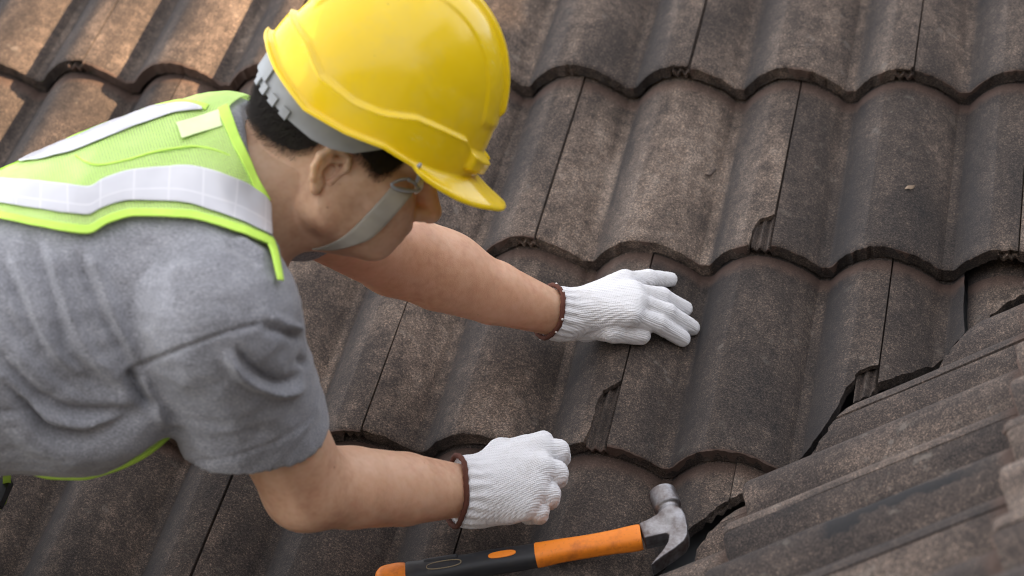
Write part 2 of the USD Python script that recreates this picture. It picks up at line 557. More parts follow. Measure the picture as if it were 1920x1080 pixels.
# underlay and battens
def slab(lo, hi):
    return m3.Manifold.cube(tuple(np.asarray(hi) - np.asarray(lo))).translate(tuple(lo))
VALLEY_N = .02                             # how far below the crest plane the cut is measured
def valley_cut(c, seed, amp=.004):
    """prism over everything beyond the valley cut u - v cos(pitch) + n sin(pitch) = c"""
    L = 3.0
    p0 = np.array([c + VALLEY_N * SP - L * CP, -L]); p1 = np.array([c + VALLEY_N * SP + L * CP, L])
    ln = rough_line([p0, p1], amp, .0045, seed)
    return prism(np.vstack([ln, [[9, L], [9, -L]]]))
felt = slab((-1.84, -1.75, -.16), (2.2, 1.2, -.115)) - valley_cut(.74, 3, .0001)
part('underlay', tri_of(felt), M_FELT, roof, False)

seam = {}
# front edges at v = r G; joints at u = W (k + r/2 mod 1)
CUTS = {  # row: (valley cut, own broken polygons)
    1: .78, 0: .76, -1: .7385, -2: .752, -3: .748, -4: .75, 2: .78}


def px2(pts, h):
    return np.array([at(x, y, h)[:2] for x, y in pts])


def broken(pts, h, seed, amp=.0022):
    """polygon in roof coordinates: rough break line through photo points closed far outside by the last two"""
    q = px2(pts, h)
    ln = rough_line(q[:-1] if len(q) > 5 else q, amp, .0035, seed)
    return ln


BREAKS = {}     # (row, col): list of prisms removed
for r in range(2, -6, -1):
    for kcol in range(-6, 4):
        u0 = W * (kcol + .5 * (abs(r) % 2)); v0 = r * G
        # quick reject: wholly beyond the valley
        if u0 - .03 - (v0 + .40) * CP > .78:
            continue
        V, F = tile_solid(u0, v0, W, G, CREST, 1000 + 37 * r + 101 * kcol)
        m = solid(V, F)
        if u0 + W - v0 * CP > .66:
            m = m - valley_cut(CUTS.get(r, .75), 50 + r * 3 + kcol, .0055)
        seam[(r, kcol)] = m


def carve(key, pts, h, seed, extra):
    q = px2(pts, h)
    ln = rough_line(q, .0042, .0028, seed)
    seam[key] = seam[key] - prism(np.vstack([ln, px2(extra, h)]))


# the corner broken off under the far hand, the corner broken off further right, and smaller chips along the edges
carve((-2, -1), [(1168, 700), (1150, 712), (1128, 728), (1116, 752), (1110, 790), (1096, 822), (1088, 850)], 0, 11, [(1085, 880), (1200, 880), (1230, 690)])
carve((-1, -1), [(1459, 388), (1445, 398), (1424, 406), (1412, 425), (1405, 450), (1402, 466)], 0, 12, [(1400, 480), (1490, 480), (1500, 380)])
carve((0, -1), [(1262, 119), (1268, 131), (1284, 128), (1291, 118)], 0, 13, [(1300, 150), (1250, 150)])
carve((0, 0), [(1668, 124), (1680, 137), (1700, 133), (1712, 120)], 0, 14, [(1720, 160), (1660, 160)])
carve((-1, -2), [(960, 444), (966, 452), (985, 452), (1003, 440)], 0, 15, [(1010, 480), (950, 480)])
# tile left of the valley whose lower right corner snapped off
carve((-2, 0), [(1663, 672), (1650, 688), (1612, 706), (1588, 735), (1570, 772), (1548, 800), (1522, 822)], -.02, 16, [(1480, 880), (1760, 880), (1720, 660)])
# last tile of that row split along its trough; the piece beyond lies lower
last = seam.pop((-2, 1))
p_split = px2([(1806, 470), (1808, 520), (1806, 570), (1809, 640)], -.03)
ln = rough_line(p_split, .0012, .004, 17)
right_prism = prism(np.vstack([ln, px2([(2100, 640), (2100, 470)], -.03)]))
seam[(-2, 1)] = last - right_prism
frag = (last ^ right_prism).translate((.004, .006, -.020))
seam[(-2, 2)] = frag

for key, m in seam.items():
    if m.is_empty() or m.volume() < 1e-6:
        continue
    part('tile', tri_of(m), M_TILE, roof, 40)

# ------------------------------------------------------------------ side roof and valley
R_SIDE = np.array([[0, CP, -SP], [-1, 0, 0], [0, SP, CP]])
side = thing('side_roof', (C0, 0, Z0), R_SIDE, True, label='second tiled roof slope rising beyond the valley, black sealant smeared along one wave', category='tiled roof', kind='structure')
BASES[str(side.GetPath())] = np.zeros(3)
def side_cut(c, seed, amp=.005):
    """everything on the valley side: v' cos + u' < c - C0 in side coordinates"""
    L = 3.0
    k = c - C0 - VALLEY_N * SP
    p0 = np.array([k + L * CP, -L]); p1 = np.array([k - L * CP, L])
    ln = rough_line([p0, p1], amp, .0045, seed)
    return prism(np.vstack([ln, [[-9, L], [-9, -L]]]))
part('underlay', tri_of(slab((-1.5, -1.9, -.16), (3.0, 4.0, -.115)) - side_cut(.74, 4, .0001)), M_FELT, side, False)
for r in range(0, 5):
    v0 = FRONT2_AT + (r - 1) * G2
    for kcol in range(-4, 5):
        u0 = CREST2_AT - CREST * W2 / W + W2 * (kcol + .5 * (r % 2))
        if u0 + W2 + (v0 + .42) * CP < .79 - C0 or u0 > 1.75 or r > 3 and kcol > 3:
            continue
        V, F = tile_solid(u0, v0, W2, G2, CREST * W2 / W, 3000 + 41 * r + 77 * kcol)
        m = solid(V, F)
        if u0 - .03 + v0 * CP < .87 - C0:
            m = m - side_cut(.792, 90 + r * 5 + kcol, .006)
        if m.is_empty() or m.volume() < 2e-6:
            continue
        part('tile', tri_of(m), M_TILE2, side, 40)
# the rest of the slope up to its ridge, out of the picture: one waved skin
uu = np.linspace(-1.9, 3.6, 221); vv = np.r_[FRONT2_AT + 4 * G2 + .05, 1.5, 2.3, 3.3, 4.3, 5.12]
UU, VV = np.meshgrid(uu, vv, indexing='ij')
sk = np.stack([UU, VV, profile((UU - CREST2_AT) / (W2 / 2)) - .03], -1)
Nn = np.zeros_like(sk); Nn[..., 2] = 1
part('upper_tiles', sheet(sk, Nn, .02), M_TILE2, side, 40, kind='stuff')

# valley gutter: a folded metal trough under both cut edges
def side_to_roof(p):
    w = np.asarray(p) @ R_SIDE.T + np.array([C0, 0, 0])
    return w @ R_ROOF
gut = thing('valley_gutter', (0, 0, 0), label='grey metal valley gutter between the two roof slopes', category='gutter')
rows = []
for t in np.linspace(-1.7, 1.1, 29):       # along the valley; y = t in plan
    row = []
    for s in (-.17, -.165, -.10, -.03, -.008):
        y = t - s * .0; x = t + .758 + s
        # on the main slope plane, .055 below the crests
        n = -.092 + (.004 if s == -.17 else 0)
        v = (t + n * SP) / CP
        row.append([x, v, n])
    for s in (.008, .03, .10, .165, .17):
        n = -.092 + (.004 if s == .17 else 0)
        vp = (t + .758 + s - C0 + n * SP) / CP
        row.append(side_to_roof([-t, vp, n]))
    rows.append(row)
rows = np.array(rows)
Nn = np.zeros_like(rows); Nn[..., 2] = 1
part('trough', sheet(rows, Nn, .0012), M_ZINC, gut, 30)

# unseen block added on the right to keep the sun off the worker
def world_box(name, lo, hi, mat, **t):
    b = thing(name, ((lo[0] + hi[0]) / 2, (lo[1] + hi[1]) / 2, lo[2]), np.eye(3), True, **t)
    BASES[str(b.GetPath())] = np.zeros(3)
    return b
blk = world_box('upper_storey', (4.6, -7, 5.5), (10, -.05, 11), M_PLASTER, label='taller plastered block of the house beyond the side roof', category='building')
c = np.array([7.3, -3.525, 5.5])
def wbox(lo, hi):
    t = trimesh.creation.box(extents=np.array(hi) - np.array(lo)); t.apply_translation((np.array(lo) + np.array(hi)) / 2 - c); return t
part('wall', wbox((5.9, -7, 0), (11, -.08, 10.5)), M_PLASTER, blk, False)
part('roof_slab', wbox((5.6, -7.3, 10.502), (11.3, .0, 10.7)), M_FELT, blk, False)


# unseen gabled house added behind the camera to block low skylight
def gable_house(name, x0, x1, y0, y1, eave, ridge, **t):
    h = thing(name, ((x0 + x1) / 2, (y0 + y1) / 2, 0), np.eye(3), True, **t)
    o = np.array([(x0 + x1) / 2, (y0 + y1) / 2, 0]); BASES[str(h.GetPath())] = np.zeros(3)
    b_ = trimesh.creation.box(extents=(x1 - x0, y1 - y0, eave)); b_.apply_translation((0, 0, eave / 2))
    part('wall', b_, M_PLASTER, h, False)
    a, c_ = (x1 - x0) / 2 + .5, (y1 - y0) / 2 + .6
    Vg = np.array([[-a, -c_, eave - .1], [a, -c_, eave - .1], [a, c_, eave - .1], [-a, c_, eave - .1], [-a, 0, ridge], [a, 0, ridge]])
    hull = trimesh.Trimesh(Vg, process=False).convex_hull if False else trimesh.convex.convex_hull(Vg)
    hull.apply_translation((0, 0, .004))
    part('gable_top', hull, M_FELT, h, False)
    for i in range(5):
        for z in (1.1, 4.0):
            w_ = trimesh.creation.box(extents=(1.0, .12, 1.3)); w_.apply_translation((-(x1 - x0) / 2 + (i + .5) * (x1 - x0) / 5, (y1 - y0) / 2 + .03, z + .65))
            part('window', w_, M_DARKGLASS, h, False)
M_DARKGLASS = simple('window_glass', (.03, .035, .04), .1)
gable_house('neighbour_house', -12, 9, -19, -9.5, 8.5, 12.5, label='plastered house across the lane with two rows of windows', category='house')
# ------------------------------------------------------------------ the worker
def skin_material():
    g = Graph('skin')
    tc = g.add('texture_coordinate') + '.object'
    n1 = g.noise(tc, 14, 3, .6); n2 = g.noise(tc, 120, 3, .6); n3 = g.noise(tc, 900, 2, .5)
    c = g.ramp(g.math('add', g.math('multiply', n1, .6), g.math('multiply', n2, .4)), [(.3, (.46, .245, .150)), (.5, (.585, .355, .228)), (.7, (.66, .43, .295))])
    mole = g.rng(g.add('voronoi_texture', vector=tc, scale=26.0) + '.distance', .045, .03)
    c = g.mixc(g.math('multiply', mole, .5), c, (.16, .07, .04))
    nb = g.bump(g.math('add', n3, n2), .35, .0006)
    p = g.add('principled_bsdf', base_color=c, roughness=.48, specular_ior_level=.42, subsurface_weight=.22, subsurface_scale=.012, subsurface_radius=(1.0, .32, .16), normal=nb)
    return g.done(p + '.BSDF')


def shirt_material():
    g = Graph('heather_jersey')
    tc = g.add('texture_coordinate') + '.object'
    st = g.add('mapping', vector=tc, scale=(260.0, 1000.0, 700.0)) + '.vector'
    n1 = g.noise(st, 1.0, 3, .7); n2 = g.noise(tc, 30, 3, .6)
    c = g.ramp(g.math('add', g.math('multiply', n1, .8), g.math('multiply', n2, .2)), [(.32, (.135, .14, .16)), (.5, (.265, .27, .295)), (.68, (.46, .465, .50))])
    nb = g.bump(n1, .35, .0009)
    p = g.add('principled_bsdf', base_color=c, roughness=.92, specular_ior_level=.15, sheen_weight=.25, sheen_roughness=.5, normal=nb)
    return g.done(p + '.BSDF')


def knit_material():
    g = Graph('cotton_knit')
    uv = g.add('texture_coordinate') + '.UV'
    rib = g.add('wave_texture', vector=uv, wave_type='bands', bands_direction='y', scale=150.0, distortion=1.2, detail=1.0, detail_scale=2.0) + '.fac'
    loop = g.add('wave_texture', vector=uv, wave_type='bands', bands_direction='x', scale=170.0, distortion=1.0) + '.fac'
    fuzz = g.noise(uv, 900, 3, .7)
    gaps = g.math('multiply', g.rng(rib, .28, .05), g.rng(loop, .55, .25))
    c = g.mixc(g.math('multiply', gaps, .65), (.80, .80, .82), (.50, .50, .54))
    soil = g.rng(g.noise(g.add('texture_coordinate') + '.object', 42, 5, .7), .52, .78)
    c = g.mixc(g.math('multiply', soil, .40), c, (.44, .40, .36))
    h = g.math('add', g.math('multiply', rib, .8), g.math('add', g.math('multiply', loop, .35), g.math('multiply', fuzz, .5)))
    p = g.add('principled_bsdf', base_color=c, roughness=.95, specular_ior_level=.1, sheen_weight=.3, normal=g.bump(h, .55, .0009))
    return g.done(p + '.BSDF')


def vest_material():
    g = Graph('vest_netting')
    uv = g.add('texture_coordinate') + '.UV'
    m = g.add('mapping', vector=uv, scale=(1.0, 1.0, 1.0)) + '.vector'
    vor = g.add('voronoi_texture', vector=m, scale=330.0, randomness=.1) + '.distance'
    hole = g.rng(vor, .47, .37)
    n = g.noise(uv, 25, 3)
    c = g.mixc(n, (.66, .93, .27), (.76, .98, .38))
    p = g.add('principled_bsdf', base_color=c, roughness=.6, specular_ior_level=.3, normal=g.bump(vor, .4, .0006)) + '.BSDF'
    t = g.add('translucent_bsdf', color=c) + '.BSDF'
    a = g.add('mix_closure', fac=.18, closure1=p, closure2=t) + '.closure'
    tr = g.add('transparent_bsdf') + '.BSDF'
    return g.done(g.add('mix_closure', fac=g.math('multiply', hole, .75), closure1=a, closure2=tr) + '.closure')


def tape_material():
    g = Graph('reflective_tape')
    uv = g.add('texture_coordinate') + '.UV'
    b = g.add('brick_texture', vector=uv, offset=0.0, squash=1.0, color1=(.52, .525, .57), color2=(.57, .575, .62), mortar=(.65, .65, .69), scale=1.0, mortar_size=.0011, mortar_smooth=.3, brick_width=.034, row_height=.0262)
    v = g.add('voronoi_texture', vector=uv, scale=330.0, randomness=0.0)
    n = g.noise(uv, 30, 3)
    c = g.mixc(g.rng(n, .35, .7, 0, .35), b + '.color', (.66, .66, .70))
    p = g.add('principled_bsdf', base_color=c, roughness=.32, specular_ior_level=.6, coat_weight=.3, coat_roughness=.2, normal=g.bump(v + '.distance', .12, .0005))
    return g.done(p + '.BSDF')


def helmet_material():
    g = Graph('yellow_plastic')
    tc = g.add('texture_coordinate') + '.object'
    n = g.noise(tc, 9, 3); sc = g.noise(g.add('mapping', vector=tc, scale=(60.0, 400.0, 90.0)) + '.vector', 1, 3, .7)
    c = g.mixc(n, (.84, .55, .004), (.88, .62, .006))
    spot = g.rng(g.noise(tc, 70, 4, .7), .70, .76)
    c = g.mixc(g.math('multiply', spot, .55), c, (.20, .14, .03))
    dust = g.rng(g.noise(tc, 22, 5, .7), .5, .75)
    c = g.mixc(g.math('multiply', dust, .16), c, (.55, .46, .22))
    scr = g.rng(g.math('multiply', sc, g.noise(tc, 18, 2)), .40, .46)
    c = g.mixc(g.math('multiply', scr, .30), c, (.92, .80, .30))
    r = g.rng(g.noise(tc, 35, 4), .3, .7, .14, .30)
    p = g.add('principled_bsdf', base_color=c, roughness=r, specular_ior_level=.5, subsurface_weight=.08, subsurface_scale=.004, subsurface_radius=(1, .7, .1), normal=g.bump(n, .05, .002))
    return g.done(p + '.BSDF')


M_SKIN, M_SHIRT, M_KNIT, M_VEST, M_TAPE, M_HELMET = skin_material(), shirt_material(), knit_material(), vest_material(), tape_material(), helmet_material()
M_BIND = simple('vest_binding', (.58, .95, .12), .65, (700, .3, .0005))
M_LABEL = simple('woven_label', (.78, .97, .50), .6)
M_HEM = simple('brown_elastic', (.105, .034, .020), .9, (900, .8, .0012))
M_THREAD = simple('white_thread', (.75, .72, .70), .9)
M_HAIR = simple('black_hair', (.026, .019, .015), .45)
M_BAND = simple('grey_plastic', (.30, .315, .33), .38)
M_BANDPIN = simple('dark_hole', (.02, .02, .022), .7)
M_WEB = simple('chin_webbing', (.40, .37, .31), .85, (700, .6, .0007))
M_WIRE = simple('hook_plastic', (.34, .36, .40), .3)
M_TROUSER = simple('dark_trousers', (.035, .04, .05), .9)
M_EYE = simple('eye_white', (.75, .72, .68), .2)
M_BLACK = simple('black_plastic', (.014, .015, .017), .45)

P3 = dict(sR=at(418, 598, .455), eR=at(574, 912, .205), wR=at(862, 920, .060), sL=at(470, 330, .435), eL=at(737, 484, .195), wL=at(1034, 586, .040))
NECK0 = at(455, 365, .446)
WORKER = at(-150, 980, -.02)
worker = thing('person', WORKER, label='worker in grey t-shirt and neon vest leaning over the roof tiles, hands in white gloves', category='person')

# ---- head frame: x to his right, y where he looks, z to the crown
Fk = CAM_M.T @ np.array([.818, .560, .130]); Fk /= np.linalg.norm(Fk)          # the hat sits tipped forward on the head
Uk = CAM_M.T @ np.array([.575, -.803, -.160]); Uk -= Fk * (Uk @ Fk); Uk /= np.linalg.norm(Uk)
TILT = math.radians(14)
Fh = Fk * math.cos(TILT) + Uk * math.sin(TILT); Uh = Uk * math.cos(TILT) - Fk * math.sin(TILT)
Rh = np.cross(Fh, Uh)
H = np.stack([Rh, Fh, Uh], 1)
HS = .90
EAR = at(630, 322, .490)
HO = EAR - .074 * HS * Rh


def hp(x, y, z):
    z = z if z > -.03 else -.03 + (z + .03) * .70      # short jaw
    return HO + H @ (np.array([x, y, z], float) * HS)


def to_head(P):
    return (np.asarray(P) - HO) @ H / HS


lo = np.minimum.reduce([P3['sR'], P3['wL'], HO, P3['eR']]) - [.12, .17, .2]
fld = Field([-.50, -1.06, -.035], [.05, -.38, .66], .0023)
A_, S_ = fld.add, seg
# trunk under the shirt, neck
A_(S_(at(280, 510, .40), at(395, 450, .40), .11, .085), .02)
A_(S_(NECK0 - [.02, 0, .025], P3['sR'] - [.02, 0, .01], .045, .045), .03)
A_(S_(NECK0 - [.02, 0, .025], P3['sL'] - [.02, 0, .01], .045, .045), .03)
A_(S_(NECK0 - [.01, 0, .008], hp(0, -.028, -.03), .060, .053), .025)
A_(S_(NECK0 - [.005, 0, .012], hp(0, .02, -.055), .052, .042), .025)
# head
A_(ell(hp(0, -.014, .045), np.array([.077, .099, .088]) * HS, H), .02)
A_(ell(hp(0, .034, -.010), np.array([.064, .060, .084]) * HS, H), .03)
for s in (-1, 1):
    A_(S_(hp(s * .055, .004, -.052), hp(s * .018, .066, -.084), .017, .016), .022)
    A_(S_(hp(s * .060, .000, -.01), hp(s * .055, .004, -.052), .016, .018), .02)
    A_(S_(hp(s * .050, .070, -.008), hp(s * .060, .030, -.002), .018, .016), .02)
    A_(S_(hp(s * .028, .074, -.030), hp(s * .034, .052, -.06), .017, .016), .025)
    A_(S_(hp(s * .012, .095, .033), hp(s * .046, .080, .036), .010, .010), .015)
A_(S_(hp(-.009, .070, -.088), hp(.009, .070, -.088), .016), .015)
A_(S_(hp(-.014, .078, -.050), hp(.014, .078, -.050), .016), .02)
A_(S_(hp(0, .096, .022), hp(0, .117, -.016), .008, .0105), .012)
A_(ell(hp(0, .116, -.020), np.array([.012, .011, .010]) * HS, H), .008)
for s in (-1, 1):
    A_(ell(hp(s * .0125, .106, -.023), np.array([.0075, .010, .008]) * HS, H), .006)
    fld.cut(ell(hp(s * .006, .108, -.030), np.array([.0035, .005, .004]) * HS, H), .003)
    fld.cut(ell(hp(s * .031, .101, .012), np.array([.017, .010, .010]) * HS, H), .010)
    A_(ell(hp(s * .031, .083, .011), np.array([.0135, .0125, .0115]) * HS, H), .003)
A_(S_(hp(-.018, .090, -.050), hp(.018, .090, -.050), .0058), .006)
A_(S_(hp(0, .096, -.049), hp(0, .095, -.051), .006), .008)
A_(S_(hp(-.015, .088, -.064), hp(.015, .088, -.064), .0068), .006)
fld.cut(S_(hp(-.022, .096, -.0568), hp(.022, .096, -.0568), .0018), .003)
# ears: helix, antihelix, tragus, lobe around a hollow
EARS = []
for s in (-1, 1):
    ef = Field(hp(s * .082, 0, .002) - .055, hp(s * .082, 0, .002) + .055, .0011)
    A_ = ef.add
    def ep(y, z, o):
        y, z, o = .80 * (y * .95 + z * .31), .80 * (z * .95 - y * .31), .95 * o
        return hp(s * (.0735 + o), y, z - .006)
    A_(ell(ep(-.014, .004, .000), np.array([.0085, .0145, .024]) * HS, H), .006)
    A_(ell(ep(-.006, .000, -.010), np.array([.010, .012, .019]) * HS, H), .006)
    hel = [(.004, .010, .004), (.006, .022, .009), (-.002, .034, .012), (-.016, .038, .016), (-.029, .031, .020), (-.034, .015, .021), (-.031, -.002, .018), (-.023, -.016, .013), (-.013, -.026, .008)]
    for a, b in zip(hel[:-1], hel[1:]):
        A_(S_(ep(*a), ep(*b), .0037), .003)
    for (a, b) in zip(hel[2:-2], hel[3:-1]):
        A_(S_(ep(a[0] + .006, a[1] - .004, a[2] - .006), ep(b[0] + .006, b[1] - .003, b[2] - .006), .0036), .003)
    A_(ell(ep(-.010, -.027, .008), np.array([.0045, .0070, .0080]) * HS, H), .005)
    anti = [(-.008, .024, .008), (-.019, .018, .011), (-.022, .004, .012), (-.018, -.010, .010), (-.009, -.016, .007)]
    for a, b in zip(anti[:-1], anti[1:]):
        A_(S_(ep(*a), ep(*b), .0031), .003)
    ef.cut(ell(ep(-.009, .002, .008), np.array([.0105, .0068, .0095]) * HS, H), .003)
    ef.cut(ell(ep(-.010, .028, .016), np.array([.006, .0075, .0042]) * HS, H), .003)
    A_(S_(ep(.003, .003, .004), ep(.002, -.007, .004), .0040), .004)
    EARS.append(ef.mesh())
A_ = fld.add
# arms
def arm(s, e, w, hand, r):
    d = e - s
    A_(S_(s, s + d * .35, r[0], r[1]), .03)
    A_(S_(s + d * .35, e, r[1], r[2]), .006)
    f = w - e
    A_(S_(e, e + f * .28, r[2] * .97, r[3]), .014)
    A_(S_(e + f * .28, e + f * .62, r[3], r[4]), .004)
    A_(S_(e + f * .62, w, r[4], r[5]), .004)
    A_(S_(w, hand, r[5], r[5] * .45), .004)
arm(P3['sR'], P3['eR'], P3['wR'], at(925, 908, .055), (.052, .049, .0455, .0440, .0400, .0295))
A_(S_(P3['eR'] + .012 * (P3['eR'] - P3['sR']) / .28 + np.array([-.006, -.002, 0]), P3['eR'] + np.array([.0, 0, -.005]), .026, .03), .02)
arm(P3['sL'], P3['eL'], P3['wL'], at(1100, 588, .026), (.056, .048, .042, .0430, .038, .0272))
A_(S_(at(768, 466, .20), at(840, 494, .15), .033, .034), .03)
V, Fq = fld.mesh()
NB = len(V)
BV, BF, off = [V], [Fq], len(V)
for ev, eq in EARS:
    BV.append(ev); BF.append(eq + off); off += len(ev)
body = part('body', (np.vstack(BV), np.vstack(BF)), M_SKIN, worker, True)
HEADV = V

for s in (-1, 1):
    e = trimesh.creation.icosphere(3, .0120); e.apply_translation(hp(s * .031, .0845, .011))
    part('eye', e, M_EYE, worker, True)

# ---- hair: a close cap and short strands fading towards the neck
hv = to_head(V)
nrm = fld.grad(V, .004)
isface = (np.abs(hv[:, 0]) < .084) & (hv[:, 1] < .095) & (np.linalg.norm(V - HO, axis=1) < .16)


def hair_amount(h):
    x, y, z = np.abs(h[:, 0]), h[:, 1], h[:, 2]
    # lower hairline: nape at the back, over the ear, sideburn in front of it
    line = np.interp(y, [-.12, -.11, -.096, -.073, -.049, -.032, -.022, .000, .012, .020, .034, .046, .056, .066, .085], [-.004, .000, -.008, -.014, -.011, .006, .022, .030, .024, .018, .008, .002, .010, .024, .052])
    return np.clip((z - line) / np.interp(y, [-.05, -.02], [.026, .014]), 0, 1)


ha = hair_amount(hv) * isface
Ft = np.vstack([Fq[:, [0, 1, 2]], Fq[:, [0, 2, 3]]])
capf = Ft[(ha[Ft] > .62).all(1)]
capv, inv = np.unique(capf, return_inverse=True)
part('hair', (V[capv] + nrm[capv] * (.0012 + .0015 * ha[capv, None]), inv.reshape(-1, 3)), M_HAIR, worker, True)
rs = np.random.RandomState(5)
tris = Ft[(ha[Ft].max(1) > .02)]
area = np.linalg.norm(np.cross(V[tris[:, 1]] - V[tris[:, 0]], V[tris[:, 2]] - V[tris[:, 0]]), axis=1)
wgt = area * ha[tris].mean(1) ** 1.3
NS = 60000
pick = rs.choice(len(tris), NS, p=wgt / wgt.sum())
bc = rs.dirichlet((1, 1, 1), NS)
root = (V[tris[pick]] * bc[:, :, None]).sum(1)
nn = (nrm[tris[pick]] * bc[:, :, None]).sum(1)
am = (ha[tris[pick]] * bc).sum(1)
down = -Uh * .9 - Fh * .5
dirn = nn * .75 + down * .8 + rs.normal(0, .22, (NS, 3))
dirn /= np.linalg.norm(dirn, axis=1, keepdims=True)
ln = (.0025 + .0075 * am) * rs.uniform(.7, 1.2, NS)
pts = np.stack([root - nn * .0005, root + (nn * .35 + dirn * .65) * (ln * .5)[:, None], root + dirn * ln[:, None]], 1)
bcv = UsdGeom.BasisCurves.Define(stage, path_for('hair_strands', worker))
bcv.CreateTypeAttr('linear')
bcv.CreatePointsAttr(Vt.Vec3fArray.FromNumpy((pts - WORKER).reshape(-1, 3).astype(np.float32)))
bcv.CreateCurveVertexCountsAttr(Vt.IntArray.FromNumpy(np.full(NS, 3, np.int32)))
bcv.CreateWidthsAttr(Vt.FloatArray.FromNumpy(np.tile(np.array([.00018, .00017, .00007], np.float32), NS)))
bcv.SetWidthsInterpolation('vertex')
UsdShade.MaterialBindingAPI.Apply(bcv.GetPrim()).Bind(M_HAIR)
tag(bcv.GetPrim(), kind='stuff')

# ---- t-shirt
sf = Field([-1.16, -1.16, .02], [-.12, -.38, .66], .0036)
ST = [(-560, 800, .30, .170, .125), (-420, 738, .32, .178, .125), (-200, 658, .36, .184, .128), (0, 597, .395, .188, .130), (130, 548, .405, .193, .137), (250, 505, .41, .194, .140), (350, 474, .42, .178, .120), (430, 450, .43, .146, .096), (480, 424, .437, .106, .076), (515, 400, .44, .066, .052)]
sc_ = np.array([at(a, b, c) for a, b, c, _, _ in ST]); srv = np.array([q[3] for q in ST]); srn = np.array([q[4] for q in ST])


def loft(x, y, z):
    u = x + 0 * y + 0 * z
    f = lambda col: np.interp(x[:, 0, 0], sc_[:, 0], col)[:, None, None]
    cv, cn, rv, rn = f(sc_[:, 1]), f(sc_[:, 2]), f(srv), f(srn)
    a, b = (y - cv), (z - cn)
    a, b = a * .985 + b * .17, b * .985 - a * .17 * 0
    k0 = np.sqrt((a / rv) ** 2 + (b / rn) ** 2); k1 = np.sqrt((a / rv ** 2) ** 2 + (b / rn ** 2) ** 2)
    d = k0 * (k0 - 1) / np.maximum(k1, 1e-6)
    e0 = np.maximum(x - sc_[-1, 0], sc_[0, 0] - x)
    return np.where(e0 > 0, np.sqrt(np.maximum(d, 0) ** 2 + e0 ** 2), np.maximum(d, e0)).astype(np.float32)


sf.add((loft, sf.lo, sf.lo + sf.h * sf.n), .0)
sR, eR = P3['sR'], P3['eR']
ax = (eR - sR) / np.linalg.norm(eR - sR)
hemc = at(469, 812, .285)
sax = hemc - at(420, 600, .455); sL_ = np.linalg.norm(sax); sax /= sL_
sf.add(seg(at(-160, 742, .35), at(150, 750, .36), .064, .064), .05)
sf.add(seg(at(150, 752, .36), at(262, 726, .38), .064, .052), .05)
sf.add(seg(at(380, 500, .455), at(410, 585, .455), .078, .074), .03)
sf.add(seg(at(414, 595, .455), hemc + sax * .06, .074, .074), .018)
sf.add(seg(sR, eR, .057, .049), .02)
sL, eL = P3['sL'], P3['eL']
axl = (eL - sL) / np.linalg.norm(eL - sL)
hemL = sL + axl * .11
sf.add(seg(at(440, 330, .43), sL, .08, .066), .04)
sf.add(seg(sL, hemL + axl * .05, .066, .060), .03)
hem_n = np.cross(at(595, 783, .28) - at(342, 880, .28), CAM_C - hemc); hem_n /= np.linalg.norm(hem_n)
hem_n *= np.sign(hem_n @ sax)
hem_n = hem_n * .8 + sax * .35; hem_n /= np.linalg.norm(hem_n)


def cap_side(c, n, ctr, R):
    """the part of a ball around ctr that lies beyond the plane"""
    def fn(x, y, z):
        pl = -((x - c[0]) * n[0] + (y - c[1]) * n[1] + (z - c[2]) * n[2])
        bl = np.sqrt((x - ctr[0]) ** 2 + (y - ctr[1]) ** 2 + (z - ctr[2]) ** 2) - R
        return np.maximum(pl, bl)
    return fn, ctr - R, ctr + R
sf.cut(cap_side(hemc, hem_n, hemc + sax * .09, .13), .004)
sf.cut(seg(hemc - sax * .045, hemc + sax * .05, .058, .064), .004)
sf.cut(cap_side(hemL, axl, hemL + axl * .08, .10), .004)
sf.cut(seg(hemL - axl * .05, hemL + axl * .05, .056, .053), .004)
